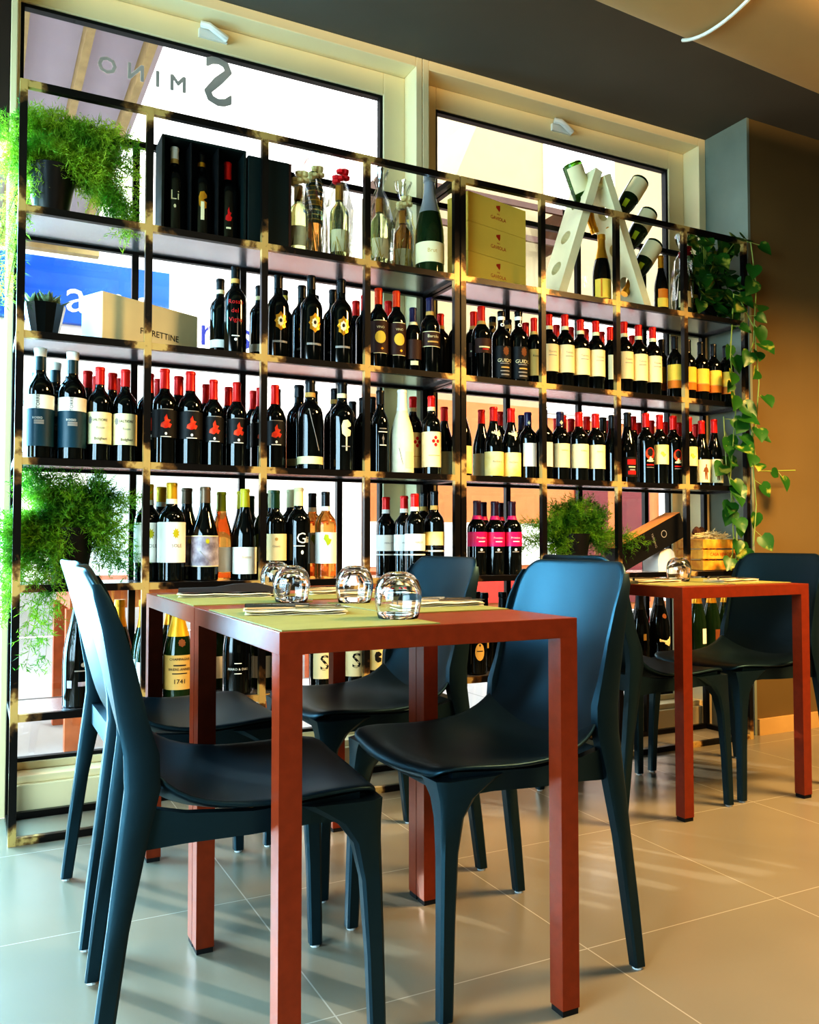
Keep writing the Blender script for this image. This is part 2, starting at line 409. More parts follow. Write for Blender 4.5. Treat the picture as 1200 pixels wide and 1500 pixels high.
# pergola with a white roof sheet and tan rafters, over the pavement
TANW = mat('tan_rafter', srgb(176, 156, 112), .7, var=.1, vscale=12); ROOFW = mat('white_roof_sheet', srgb(196, 190, 202), .8, translucent=.2, var=.02)
pg = thing('pergola', 'white roofed pergola with tan rafters outside the window', 'pergola', (0, 0, 0))
MB().box(-3.2, .95, 3.9, 8.6, 3.82, 3.86).build('roof_sheet', ROOFW, pg)
for i in range(13):
    x = -3.1 + i * .33; MB().box(x - .022, x + .022, 3.85, 8.65, 3.70, 3.82).build('rafter', TANW, pg)
for y in (4.1, 8.4): MB().box(-3.25, 1.0, y - .05, y + .05, 3.56, 3.70).build('beam', TANW, pg)
for x in (-3.15, -1.9):
    for y in (4.1, 8.4): MB().box(x - .05, x + .05, y - .05, y + .05, -.012, 3.56).build('post', TANW, pg)

ORW = mat('orange_wood', srgb(176, 88, 42), .55, var=.15, vscale=14)
def outdoor_table(x0, x1, y0, y1, zt, label):
    t = thing('outdoor_table', label, 'table', ((x0 + x1) / 2, (y0 + y1) / 2, -.012)); w, d = (x1 - x0) / 2, (y1 - y0) / 2
    MB().box(-w, w, -d, d, zt - .035, zt).build('tabletop', ORW, t, bevel=.004)
    MB().box(-w + .04, w - .04, -d + .03, d - .03, zt - .12, zt - .035).build('apron', ORW, t)
    for sx in (-1, 1):
        for sy in (-1, 1): MB().box(sx * (w - .06) - .035, sx * (w - .06) + .035, sy * (d - .06) - .035, sy * (d - .06) + .035, 0, zt - .12).build('leg', ORW, t)
outdoor_table(.34, 1.36, 4.0, 4.75, .74, 'orange wooden table outside beyond the front chair')
outdoor_table(1.9, 2.9, 5.2, 5.95, .72, 'orange wooden table outside, farther from the glass')
def outdoor_chair(x, y, rz, label):
    t = thing('outdoor_chair', label, 'chair', (x, y, -.012), rz)
    MB().box(-.2, .2, -.2, .2, .42, .45).build('seat', ORW, t)
    MB().box(-.2, .2, .18, .21, .62, .84).build('backrest', ORW, t)
    for sx in (-1, 1):
        MB().box(sx * .18 - .02, sx * .18 + .02, .17, .21, 0, .86).build('leg', ORW, t); MB().box(sx * .18 - .02, sx * .18 + .02, -.2, -.16, 0, .42).build('leg', ORW, t)
outdoor_chair(2.2, 6.5, -.2, 'orange wooden chair outside behind the far orange table')

# ------------------------------------------------------------------ the two shelf units
TOP, SX0, BAYW, ROWH, SY0, SY1 = 2.315, 0.104, 0.3865, 2.315 / 6, 2.825, 3.11
FR_M = frame_mat('glint_painted_steel', BAYW, ROWH, True); BK_M = frame_mat('dark_steel', BAYW, ROWH, False)
BAR = 0.022
def shelf_unit(x0, label):
    u = thing('wine_shelf', label, 'shelf', (x0, SY0, 0)); D = SY1 - SY0; W = BAYW * 4
    for k in range(5):
        c = min(max(k * BAYW, BAR / 2), W - BAR / 2)
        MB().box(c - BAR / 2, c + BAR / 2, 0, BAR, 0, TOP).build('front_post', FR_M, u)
        MB().box(c - BAR / 2, c + BAR / 2, D - BAR, D, 0, TOP).build('rear_post', BK_M, u)
    for j in range(7):
        z = j * ROWH; z0, z1 = (0, BAR) if j == 0 else (z - BAR, z)
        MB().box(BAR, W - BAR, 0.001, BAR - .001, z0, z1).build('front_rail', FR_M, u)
        MB().box(BAR, W - BAR, D - BAR + .001, D - .001, z0, z1).build('rear_rail', BK_M, u)
        for c in (0, W - BAR): MB().box(c + .001, c + BAR - .001, BAR, D - BAR, z0, z1).build('side_rail', BK_M, u)
        if 1 <= j <= 5:
            MB().box(BAR, W - BAR, BAR, D - BAR - .002, z - .012, z).build('shelf_panel', SHELF_SHEET, u)
    return u
shelf_unit(SX0, 'dark steel wine shelf with painted gold glints at joints, before the window with mirrored lettering')
shelf_unit(SX0 + 4 * BAYW + 0.006, 'dark steel wine shelf with painted gold glints at joints, beside the brown wall')
def zs(r): return TOP - ROWH * (r + 1) if r < 5 else 0     # r = 0 top compartment ... 4 bottom one
# ------------------------------------------------------------------ dining tables
def dining_table(x0, y0, label, group=None):
    W = .602; T = .754; L = .04
    t = thing('dining_table', label, 'table', (x0, y0, 0), 0, group)
    MB().box(0, W, 0, W, T - .038, T).build('tabletop', STEEL_PAINT, t, bevel=.0012)
    for i in (0, 1):
        for j in (0, 1):
            x, y = i * (W - L), j * (W - L)
            g = MB().box(x + .0002, x + L - .0002, y + .0002, y + L - .0002, .012, T - .0372).build('leg', STEEL_PAINT, t)
            MB().box(x + .002, x + L - .002, y + .002, y + L - .002, 0, .012).build('foot_cap', RUBBER, g)
    return t
dining_table(.446, 1.346, 'rust-brown metal table nearest the camera, laid with two glasses')
dining_table(.446, 1.951, 'rust-brown metal table pushed against the near one, closer to the shelf')
dining_table(2.053, 2.09, 'rust-brown metal table standing alone near the brown wall')

# ------------------------------------------------------------------ moulded chairs
def ring(x, y, z, ax, ay, t=0.7):            # chamfered rectangle section in a horizontal plane
    a, b = ax / 2, ay / 2; c, e = a * t, b * t
    return [Vector((x + p, y + q, z)) for p, q in ((c, -b), (a, -e), (a, e), (c, b), (-c, b), (-a, e), (-a, -e), (-c, -b))]
def shell(rows, n=12, thick=.011):
    mb = MB(); vs = []
    for x, z, hw, ex, ez in rows:
        for i in range(n + 1):
            s = -1 + 2 * i / n; q = abs(s) ** 2.2
            vs.append((x + ex * q, s * hw, z + ez * q))
    k = n + 1
    fs = [(j * k + i, j * k + i + 1, (j + 1) * k + i + 1, (j + 1) * k + i) for j in range(len(rows) - 1) for i in range(n)]
    return mb.add(vs, fs)
def chair(label):
    c = thing('dining_chair', label, 'chair')
    seat = [(.492, .432, .17, -.02, .0), (.488, .45, .196, -.008, .004), (.465, .459, .214, .0, .012), (.41, .457, .221, 0, .016), (.34, .449, .225, 0, .018), (.27, .441, .226, 0, .024),
            (.20, .437, .225, 0, .034), (.145, .441, .221, 0, .045), (.105, .455, .215, .004, .055), (.078, .482, .21, .012, .055)]
    back = [(.104, .4555, .2145, .004, .055), (.079, .482, .21, .012, .055), (.056, .53, .204, .026, .03), (.04, .59, .201, .036, .01), (.022, .66, .203, .038, 0), (.004, .73, .206, .036, 0),
            (-.012, .79, .204, .032, 0), (-.022, .825, .196, .028, 0), (-.029, .848, .180, .022, 0), (-.033, .86, .155, .016, 0)]
    for nm, rows, of in (('seat', seat, -1), ('backrest', back, 1)):
        o = shell(rows).build(nm, CH, c, smooth='all', fix=False)
        sd = o.modifiers.new('thickness', 'SOLIDIFY'); sd.thickness = .012; sd.offset = -1
        ss = o.modifiers.new('round', 'SUBSURF'); ss.levels = 1; ss.render_levels = 1
    for s in (-1, 1):
        r = [ring(.0, s * .222, .006, .028, .026), ring(.016, s * .219, .14, .032, .029), ring(.034, s * .215, .28, .034, .031), ring(.056, s * .211, .42, .046, .033), ring(.070, s * .208, .50, .056, .033),
             ring(.068, s * .205, .555, .056, .03), ring(.054, s * .2035, .61, .048, .02), ring(.038, s * .204, .69, .042, .013), ring(.022, s * .205, .76, .034, .010), ring(.004, s * .2, .81, .024, .008), ring(-.004, s * .192, .832, .014, .006)]
        l = MB().sweep(r).build('leg', CH, c, smooth=True)
        MB().lathe([(0, 0), (.011, 0), (.011, .006), (0, .006)], 10, (0, s * .222, 0)).build('foot_glide', GLIDE, l)
        r = [ring(.468, s * .222, .006, .028, .026), ring(.463, s * .218, .18, .031, .029), ring(.457, s * .213, .31, .037, .034), ring(.449, s * .207, .375, .05, .042), ring(.436, s * .20, .41, .078, .056), ring(.418, s * .19, .432, .12, .074), ring(.405, s * .182, .446, .15, .09)]
        l = MB().sweep(r).build('leg', CH, c, smooth=True)
        MB().lathe([(0, 0), (.011, 0), (.011, .006), (0, .006)], 10, (.468, s * .222, 0)).build('foot_glide', GLIDE, l)
    a = MB()
    for s in (-1, 1):
        a.sweep([[Vector((x, s * (y + .008), z)), Vector((x, s * (y - .012), z)), Vector((x, s * (y - .012), z - h)), Vector((x, s * (y + .004), z - h))] for x, y, z, h in
                 ((.07, .205, .47, .07), (.14, .207, .455, .05), (.25, .207, .447, .04), (.35, .205, .452, .04), (.44, .198, .458, .05))])
    a.box(.055, .085, -.2, .2, .415, .468); a.box(.425, .455, -.19, .19, .415, .45)
    a.build('apron', CH, c)
    return c
c0 = chair('dark slate plastic chair nearest the camera, its pale blue back seen from behind')
c0.location = (.205, 1.669, 0); c0.rotation_euler.z = math.radians(-6.5)
for lab, x, y, rz in (('dark slate plastic chair at the farther joined table, on the fern side', .235, 2.268, 0),
                      ('dark slate plastic chair whose backrest shines bright blue, at the near table', 1.268, 1.655, PI),
                      ('dark slate plastic chair between the joined tables and the wine shelf joint', 1.262, 2.272, PI),
                      ('dark slate plastic chair behind the bright blue backrest, facing the lone table', 1.85, 2.377, 0),
                      ('dark slate plastic chair at the lone table, in front of the brown wall', 2.862, 2.388, PI)):
    c = dup(c0); c['label'] = lab; c.location = (x, y, 0); c.rotation_euler.z = rz

# ------------------------------------------------------------------ table settings
TZ = .754
def placemat(x0, x1, y0, y1, label):
    t = MB().box(x0, x1, y0, y1, TZ, TZ + .0022).build('placemat', OLIVE)
    tag(t, label, 'placemat', 'olive placemats'); return t
placemat(.452, .748, 1.353, 1.842, 'olive green placemat at the near corner of the near table')
placemat(.762, 1.042, 1.575, 1.940, 'olive green placemat before the bright blue chair')
placemat(.452, .742, 1.985, 2.43, 'olive green placemat on the farther joined table, fern side')
placemat(.77, 1.042, 2.06, 2.49, 'olive green placemat on the farther joined table, before the chair at the shelf joint')
placemat(2.06, 2.33, 2.16, 2.58, 'olive green placemat on the lone table, beside the blue chairs')
placemat(2.37, 2.65, 2.16, 2.58, 'olive green placemat on the lone table, before the chair at the wall')

def tumbler(x, y, label, s=1.0):
    o = thing('tumbler', label, 'glass', (x, y, TZ + .0024), rnd.random() * 6, 'upturned tumblers')
    out = [(.038, 0), (.0415, .012), (.0445, .028), (.0455, .042), (.044, .056), (.039, .07), (.030, .081), (.018, .087), (0, .0885)]
    inn = [(0, .079), (.016, .078), (.027, .073), (.036, .063), (.0415, .052), (.0430, .042), (.0422, .028), (.0395, .012), (.0365, 0)]
    MB().lathe([(r * s, z * s) for r, z in out + inn + [out[0]]], 40).build('bowl', GLASS, o, smooth='all')
    return o
tumbler(.724, 1.475, 'clear upturned tumbler nearest the camera, at the table edge')
tumbler(.818, 1.905, 'clear upturned tumbler in the middle of the joined tables')
tumbler(.692, 2.0, 'clear upturned tumbler on the farther joined table, in front of the other there')
tumbler(.79, 2.42, 'clear upturned tumbler on the farther joined table, closest to the shelf')
tumbler(2.36, 2.42, 'clear upturned tumbler on the lone table')

def napkin(x, y, rz, label, dark=False, w=.2, d=.09):
    n = thing('napkin', label, 'napkin', (x, y, TZ + .0024), rz, 'folded napkins with cutlery')
    m = MB(); nx = 10
    for k, (z, sh) in enumerate(((.0015, 0), (.005, .004), (.0085, -.003))):
        vs = []
        for i in range(nx + 1):
            for j, yy in enumerate((-d / 2, d / 2)):
                vs.append((-w / 2 + w * i / nx + sh, yy + sh, z + .0012 * math.sin(i * 1.3 + j + k)))
                vs.append((-w / 2 + w * i / nx + sh, yy + sh, z - .0014 + .0012 * math.sin(i * 1.3 + j + k)))
        q = lambda i, j, b: i * 4 + j * 2 + b
        fs = []
        for i in range(nx):
            fs += [(q(i, 0, 0), q(i + 1, 0, 0), q(i + 1, 1, 0), q(i, 1, 0)), (q(i, 0, 1), q(i, 1, 1), q(i + 1, 1, 1), q(i + 1, 0, 1)),
                   (q(i, 0, 0), q(i, 0, 1), q(i + 1, 0, 1), q(i + 1, 0, 0)), (q(i, 1, 0), q(i + 1, 1, 0), q(i + 1, 1, 1), q(i, 1, 1))]
        fs += [(q(0, 0, 0), q(0, 1, 0), q(0, 1, 1), q(0, 0, 1)), (q(nx, 0, 0), q(nx, 0, 1), q(nx, 1, 1), q(nx, 1, 0))]
        m.add(vs, fs)
    m.build('paper', NAPK, n)
    if dark:
        m = MB(); pts = [(-w * .5, .01), (-w * .1, .012), (w * .1, .02), (w * .35, .022), (w * .62, .006)]
        m.sweep([[Vector((x_, -d * .3, .0125)), Vector((x_, d * .48, .0125)), Vector((x_, d * .3, .0125 + h)), Vector((x_, -d * .1, .0125 + h))] for x_, h in pts])
        m.build('fold', NAPK_D, n, smooth=True)
    return n
def fork(x, y, rz, label, z=.0128):
    f = thing('fork', label, 'fork', (x, y, TZ + z), rz, 'table forks')
    m = MB(); m.tube([(-.1, 0, .003), (-.06, 0, .003), (0, 0, .005), (.03, 0, .004)], [.006, .005, .003, .004], 8)
    m.build('handle', CUTL, f, smooth=True)
    m = MB(); m.box(.028, .05, -.011, .011, .002, .005)
    for k in range(4): m.box(.05, .095, -.011 + k * .0062, -.0076 + k * .0062, .002, .0045)
    m.build('tines', CUTL, f)
def knife(x, y, rz, label, z=.0128):
    f = thing('knife', label, 'knife', (x, y, TZ + z), rz, 'table knives')
    MB().tube([(-.1, 0, .004), (-.06, 0, .0045), (0, 0, .004)], [.006, .006, .004], 8).build('handle', CUTL, f, smooth=True)
    MB().prism([(0, 0), (.1, 0), (.112, .002), (.1, .0035), (0, .0035)], -.008, .008).build('blade', CUTL, f)
for x, y, rz, dk, wh in ((.585, 1.668, -.30, False, 'at the near corner setting'), (.945, 1.73, -.12, False, 'before the bright blue chair'),
                         (.60, 2.27, -.25, True, 'on the farther joined table, fern side'), (.925, 2.28, .1, False, 'on the farther joined table, shelf joint side'),
                         (2.49, 2.29, .1, False, 'on the lone table before the wall chair'), (2.17, 2.36, 0, False, 'on the lone table beside the blue chairs')):
    napkin(x, y, rz, 'beige folded napkin ' + wh, dk, .2 if not dk else .24)
    if not dk:
        c, s = math.cos(rz), math.sin(rz)
        fork(x - s * .022, y + c * .022, rz, 'steel fork lying on the napkin ' + wh); knife(x + s * .02, y - c * .02, rz, 'steel knife lying on the napkin ' + wh)

# ------------------------------------------------------------------ bottles
def C(n, *c, **k): return mat(n, srgb(*c), **k)
GL_D = mat('dark_bottle_glass', (.004, .005, .004), .06, var=.3, spec=.6)
GL_G = mat('green_bottle_glass', (.10, .30, .03), .04, trans=.85, var=.1, ior=1.3)
GL_K = mat('deep_green_glass', (.012, .03, .008), .05, var=.2, spec=.6)
GL_P = mat('pale_bottle_glass', (.78, .84, .45), .04, trans=.9, var=.1, ior=1.2)
GL_A = mat('amber_bottle_glass', (.75, .33, .08), .04, trans=.85, var=.1, ior=1.3)
PAPERW = C('wrapping_paper', 236, 228, 198, rough=.8, var=.05, vscale=30)
K = dict(red=C('red_foil', 214, 38, 28, rough=.32, metal=.25), orange=C('orange_foil', 226, 72, 24, rough=.32, metal=.2), black=C('black_foil', 12, 11, 11, rough=.3),
         teal=C('teal_foil', 18, 54, 60, rough=.4), navy=C('navy_foil', 34, 30, 72, rough=.35), yellow=C('yellow_foil', 222, 176, 44, rough=.35, metal=.3), lime=C('lime_foil', 196, 184, 40, rough=.4),
         brown=C('bronze_foil', 112, 92, 70, rough=.35, metal=.3), cream=C('cream_label', 236, 224, 178, rough=.7, var=.03), white=C('white_label', 244, 240, 228, rough=.7, var=.02), gold=C('gold_foil', 216, 158, 52, rough=.3, metal=.7),
         silver=C('silver_foil', 176, 180, 184, rough=.3, metal=.6), green=C('green_foil', 24, 66, 34, rough=.4), tan=C('tan_label', 206, 168, 96, rough=.7), dbrown=C('brown_label', 66, 36, 22, rough=.6), ink=C('ink', 40, 34, 30, rough=.7),
         dred=C('red_print', 206, 28, 24, rough=.5), flame=C('flame_print', 230, 90, 40, rough=.5, col2=srgb(200, 20, 18), vscale=40), yl=C('yellow_label', 240, 204, 84, rough=.65), og=C('amber_label', 216, 128, 34, rough=.65),
         magenta=C('magenta_label', 196, 26, 128, rough=.45, col2=srgb(220, 30, 80), vscale=14), limel=C('lime_print', 176, 190, 40, rough=.6), blackl=C('black_label', 16, 15, 15, rough=.6), grey=C('grey_print', 150, 144, 136, rough=.5),
         tealb=C('teal_label', 20, 62, 76, rough=.45), picture=C('picture_label', 186, 178, 186, rough=.6, col2=srgb(120, 110, 120), vscale=30), landscape=C('landscape_label', 238, 226, 170, rough=.65, col2=srgb(226, 206, 110), vscale=12),
         plum=C('plum_foil', 52, 18, 40, rough=.35), man=C('brown_print', 130, 76, 36, rough=.7))
PROF = dict(bx=[(0, 0), (.9, 0), (1, .012), (1, .60), (.97, .645), (.86, .69), (.62, .73), (.44, .76), (.385, .80), (.37, .965), (.40, .968), (.40, .988), (.36, 1), (0, 1)],
            bg=[(0, 0), (.9, 0), (1, .012), (1, .41), (.97, .48), (.86, .56), (.66, .65), (.48, .73), (.385, .81), (.36, .965), (.40, .968), (.40, .988), (.36, 1), (0, 1)],
            ch=[(0, 0), (.9, 0), (1, .014), (1, .38), (.97, .46), (.87, .55), (.69, .65), (.51, .74), (.40, .82), (.365, .93), (.42, .935), (.42, .965), (.40, .99), (0, 1)],
            sl=[(0, 0), (.9, 0), (1, .012), (1, .58), (.93, .64), (.74, .70), (.52, .75), (.43, .79), (.42, .965), (.45, .968), (.45, .988), (.41, 1), (0, 1)])
def rad_at(pr, f):
    for (r0, z0), (r1, z1) in zip(pr, pr[1:]):
        if z0 <= f <= z1 and z1 > z0: return r0 + (r1 - r0) * (f - z0) / (z1 - z0)
    return pr[-2][0]
SHAPES = dict(ellipse=[(math.cos(a * PI / 8), math.sin(a * PI / 8)) for a in range(16)], diamond=[(1, 0), (0, 1), (-1, 0), (0, -1)], rect=[(-1, -1), (1, -1), (1, 1), (-1, 1)],
    flame=[(-.9, -.8), (-.2, -1), (.7, -.9), (1, -.4), (.5, -.2), (.8, .2), (.3, .3), (.1, 1), (-.3, .5), (-.25, 0), (-.8, -.3)],
    crest=[(0, -1), (.35, -.75), (.8, -.6), (.75, -.2), (1, 0), (.75, .25), (.8, .6), (.35, .7), (0, 1), (-.35, .7), (-.8, .6), (-.75, .25), (-1, 0), (-.75, -.2), (-.8, -.6), (-.35, -.75)],
    sun=[((1 if i % 2 else .6) * math.cos(i * PI / 9), (1 if i % 2 else .6) * math.sin(i * PI / 9)) for i in range(18)],
    man=[(-.3, -1), (-.1, -1), (0, -.2), (.1, -1), (.4, -1), (.4, .1), (.9, -.1), (.5, .5), (.2, .6), (.25, .95), (-.05, 1), (-.15, .6), (-.5, .5), (-.8, 0), (-.4, .1)],
    slash=[(-1, 1), (-.75, 1), (1, -1), (.8, -1)], shield=[(-1, .6), (1, 1), (1, -.2), (.6, -.9), (0, -.5), (-1, .1)],
    splash=[(-.6, 1), (.2, .9), (.3, .3), (1, .1), (.6, -.6), (0, -1), (-.4, -.3), (-.9, .2)], hook=[(-.8, .3), (-.5, .9), (.3, 1), (.9, .6), (.9, .3), (.2, .6), (-.3, .3), (-.1, -.3), (.4, -.5), (.9, -.2), (.8, -.8), (0, -1), (-.7, -.6)])
# label pieces: ('lab', z0, z1, half-angle, colour) ('txt', text, z, height, colour[, angle, upright]) ('pat', shape, z, angle, half-width, half-height, colour) ; heights as fractions
L = lambda *a: ('lab',) + a
T = lambda *a: ('txt',) + a
P = lambda *a: ('pat',) + a
TY = {}
def ty(k, look, s, D, H, cap, capz, labs=(), gl=None, ring=None, band=None, kind='wine_bottle'):
    TY[k] = dict(look=look, s=s, D=D, H=H, cap=cap, capz=capz, labs=labs, gl=gl or GL_D, ring=ring, band=band, kind=kind)
ty('torre', 'dark bottle, teal label under white band', 'bx', .084, .325, 'teal', .80, [L(.445, .57, 100, 'white'), L(.11, .445, 100, 'tealb'), T('TORRE', .507, .03, 'ink', -8, 1), T('ROSSO', .36, .02, 'white', -10), P('rect', .335, -4, .014, .003, 'grey'), P('rect', .315, -4, .014, .003, 'grey')], ring='white')
ty('saltiore', 'red-capped bottle, parchment label', 'bx', .074, .276, 'red', .815, [L(.18, .515, 95, 'cream'), T('SALTIORE', .43, .027, 'ink', 2), T('Rosso', .35, .026, 'grey', 4), P('crest', .43, -46, .007, .012, 'grey'), T('Bolgheri', .235, .03, 'ink', 6)])
DR = [L(.27, .56, 80, 'blackl'), P('rect', .565, 0, .024, .0012, 'grey'), P('flame', .44, 0, .019, .022, 'flame'), P('ellipse', .31, 0, .004, .0045, 'white'), P('rect', .278, 0, .017, .0014, 'white')]
ty('dragon', 'red-capped bottle, red flame on black label', 'bx', .081, .296, 'red', .79, DR)
ty('dragons', 'smaller red-capped bottle, red flame label', 'bx', .07, .268, 'red', .77, DR)
ty('script', 'tall black bottle, red handwriting', 'bx', .081, .325, 'black', .86, [T('Rosso', .58, .05, 'dred', 0), T('del', .48, .05, 'dred', -4), T('Vigna', .38, .05, 'dred', 0), P('rect', .2, 0, .014, .002, 'white'), P('crest', .16, 0, .006, .006, 'white')], band='tan')
ty('paleband', 'black bottle, pale low label', 'bx', .076, .30, 'black', .86, [L(.12, .22, 80, 'white')], band='cream')
ty('crest', 'black bottle, gold crest', 'bx', .081, .315, 'black', .84, [P('crest', .435, 4, .023, .036, 'gold'), P('crest', .435, 4, .012, .02, 'cream'), P('ellipse', .44, 4, .005, .007, 'dbrown'), P('rect', .195, 2, .028, .004, 'grey')])
ty('yband', 'dark bottle, yellow neck label', 'bx', .074, .29, 'black', .93, [], band='yl')
ty('orange', 'orange-capped bottle, brown label, yellow oval', 'bx', .072, .285, 'orange', .80, [L(.19, .58, 85, 'dbrown'), P('ellipse', .38, 0, .021, .022, 'yl'), P('rect', .585, 0, .026, .0012, 'cream'), P('rect', .185, 0, .026, .0012, 'cream'), T('VINO', .50, .03, 'cream', 0), P('diamond', .24, 8, .006, .005, 'gold')])
ty('navyd', 'slim dark bottle, navy cap, dark label', 'sl', .062, .24, 'navy', .78, [L(.2, .5, 75, 'dbrown'), P('rect', .14, 0, .015, .008, 'cream')], band='cream')
ty('navyr', 'navy-capped bottle, framed brown label', 'bx', .077, .30, 'navy', .82, [L(.345, .545, 70, 'cream'), L(.355, .535, 66, 'dbrown'), T('Barolo', .48, .04, 'cream', 0), P('rect', .41, 0, .022, .003, 'tan')], band='tan')
ty('redplain', 'dark bottle, plain, red cap', 'bx', .074, .28, 'red', .80)
ty('redband', 'dark bottle, red cap, tan neck band', 'bx', .074, .28, 'red', .82, [], band='tan')
ty('brownl', 'red-capped bottle, brown label', 'bx', .076, .29, 'red', .80, [L(.35, .55, 60, 'dbrown'), P('rect', .43, 0, .023, .003, 'cream'), P('rect', .40, 6, .014, .0025, 'dred')], band='tan')
ty('guido', 'black bottle, bronze emblem, neck medallion', 'bx', .079, .295, 'black', .92, [L(.05, .49, 70, 'blackl'), P('crest', .42, 14, .014, .02, 'man'), T('GUIDO', .285, .05, 'cream', 10), P('rect', .245, 8, .02, .002, 'grey'), P('rect', .19, 10, .018, .003, 'tan'), P('rect', .14, 8, .02, .0025, 'grey'), P('rect', .09, 10, .018, .003, 'grey'), ('neck', 'ellipse', .80, 0, .0075, .008, 'white'), ('neck', 'ellipse', .80, 0, .003, .0035, 'ink')], band='white')
ty('medal', 'black bottle, tan neck band, medallion', 'bx', .074, .28, 'black', .92, [('neck', 'ellipse', .80, 0, .0075, .008, 'tan')], band='tan')
ty('tanl', 'red-capped slim bottle, tan label', 'bx', .066, .28, 'red', .80, [L(.13, .52, 80, 'tan'), T('Riserva', .42, .03, 'ink', 8)], band='tan')
ty('creaml', 'red-capped bottle, tall cream label', 'bx', .078, .305, 'red', .84, [L(.2, .575, 90, 'cream'), T('Toscana', .47, .024, 'grey', 8), P('rect', .42, 8, .018, .0012, 'grey')], band='cream')
ty('narrow', 'red-capped bottle, narrow cream label', 'bx', .07, .29, 'red', .80, [L(.19, .56, 40, 'cream')])
ty('yelo', 'dark bottle, yellow-over-orange label', 'bx', .076, .29, 'black', .80, [L(.29, .54, 85, 'yl'), L(.165, .29, 85, 'og'), P('rect', .29, 0, .026, .002, 'tan')])
ty('slash', 'large black bottle, silver slash, low cream label', 'bx', .092, .325, 'black', .86, [L(.06, .145, 85, 'cream'), P('slash', .44, 10, .022, .075, 'grey')], band='tan')
ty('lowcream', 'black bottle, low cream label', 'bx', .09, .31, 'black', .86, [L(.06, .145, 85, 'cream')])
ty('knight', 'large black bottle, golden rider emblem', 'bx', .092, .325, 'black', .87, [P('hook', .47, 10, .021, .032, 'cream'), P('rect', .36, 12, .003, .045, 'cream'), P('rect', .27, 10, .016, .002, 'grey')], band='cream')
ty('tanband', 'black bottle, tan neck band', 'bx', .08, .30, 'black', .87, [], band='tan')
ty('blackp', 'plain black bottle', 'bx', .074, .28, 'black', .8)
ty('stick', 'slim black bottle, thin white lines', 'sl', .068, .295, 'black', .83, [P('rect', .53, 6, .014, .0022, 'grey'), P('rect', .49, 6, .017, .002, 'white'), P('rect', .33, 6, .013, .002, 'white'), P('man', .4, 6, .006, .018, 'grey')])
ty('wrapped', 'bottle wrapped in white paper', 'bg', .09, .31, 'white', .75, [P('rect', .16, 20, .018, .03, 'cream'), P('slash', .2, -24, .008, .03, 'grey')], gl=PAPERW)
ty('dots', 'red-capped bottle, cream label, red dots', 'bx', .075, .29, 'red', .86, [L(.095, .54, 90, 'cream')] + [P('ellipse', .42 + dz, 14 + da, .006, .0065, 'dred') for dz, da in ((.045, 0), (-.045, 0), (0, -13), (0, 13))] + [P('rect', .24, 6, .022, .0012, 'tan')], band='cream')
ty('burg', 'red-capped sloping bottle, low cream label', 'bg', .072, .275, 'red', .80, [L(.03, .36, 85, 'cream')])
ty('burgl', 'red-capped sloping bottle, cream neck shield', 'bg', .08, .29, 'red', .80, [L(.02, .36, 90, 'landscape'), T('Barbera', .22, .03, 'grey', 0), P('shield', .62, 0, .02, .014, 'cream')])
ty('silverb', 'sloping bottle, silver cap, low label', 'bg', .08, .315, 'silver', .72, [L(.03, .37, 85, 'landscape')])
ty('navyp', 'dark bottle, navy cap', 'bx', .07, .27, 'navy', .78)
ty('navyl', 'navy-capped bottle, narrow white label', 'bx', .076, .285, 'navy', .80, [L(.18, .53, 50, 'white'), ('neck', 'diamond', .84, 0, .006, .009, 'cream')])
ty('cream2n', 'navy-capped bottle, broad cream label', 'bx', .08, .29, 'navy', .79, [L(.18, .53, 75, 'cream'), T('Nebbiolo', .43, .02, 'tan', 10), ('neck', 'diamond', .84, 0, .007, .010, 'cream')])
ty('cream2', 'red-capped bottle, broad cream label', 'bx', .08, .285, 'red', .79, [L(.18, .53, 75, 'cream'), T('Nebbiolo', .43, .02, 'tan', 10)])
ty('redlab', 'black sloping bottle, small red seals', 'bg', .08, .29, 'black', .80, [P('crest', .34, 0, .011, .012, 'dred'), P('rect', .19, 6, .012, .006, 'dred')])
ty('redtext', 'black sloping bottle, red print blocks', 'bg', .082, .30, 'black', .80, [L(.08, .36, 65, 'blackl'), P('rect', .29, 0, .019, .011, 'dred'), P('rect', .22, 2, .015, .0025, 'cream'), P('rect', .14, 2, .018, .008, 'dred'), P('rect', .18, 4, .012, .003, 'grey')])
ty('ringl', 'red-capped bottle, red ring emblem', 'bx', .078, .30, 'red', .80, [P('ellipse', .42, 2, .021, .026, 'flame'), P('ellipse', .435, 2, .013, .017, 'blackl'), P('flame', .34, 2, .018, .012, 'cream'), P('rect', .26, 2, .017, .003, 'dred'), P('rect', .225, 2, .017, .0016, 'grey')])
ty('yellowl', 'red-capped bottle, yellow-green label', 'bx', .076, .295, 'red', .79, [L(.28, .56, 75, 'landscape'), P('splash', .42, 4, .014, .012, 'yl')])
ty('figure', 'red-capped sloping bottle, brown figure label', 'bg', .075, .285, 'red', .80, [L(.05, .40, 70, 'cream'), P('man', .21, 4, .016, .034, 'man')])
ty('sun', 'yellow-capped bottle, white label with sun', 'bx', .089, .31, 'yellow', .835, [L(.19, .60, 100, 'white'), P('sun', .485, 10, .012, .018, 'lime'), T('SOLE', .36, .035, 'grey', 14)], band='white')
ty('picturel', 'bronze-capped sloping bottle, picture label', 'bg', .09, .30, 'brown', .83, [L(.15, .48, 95, 'cream'), L(.16, .47, 92, 'picture'), P('sun', .42, 8, .008, .01, 'lime'), P('slash', .25, 0, .02, .02, 'grey')])
ty('rose', 'amber bottle, lime cap, white label', 'bg', .08, .29, 'lime', .78, [L(.09, .37, 85, 'white')], gl=GL_A)
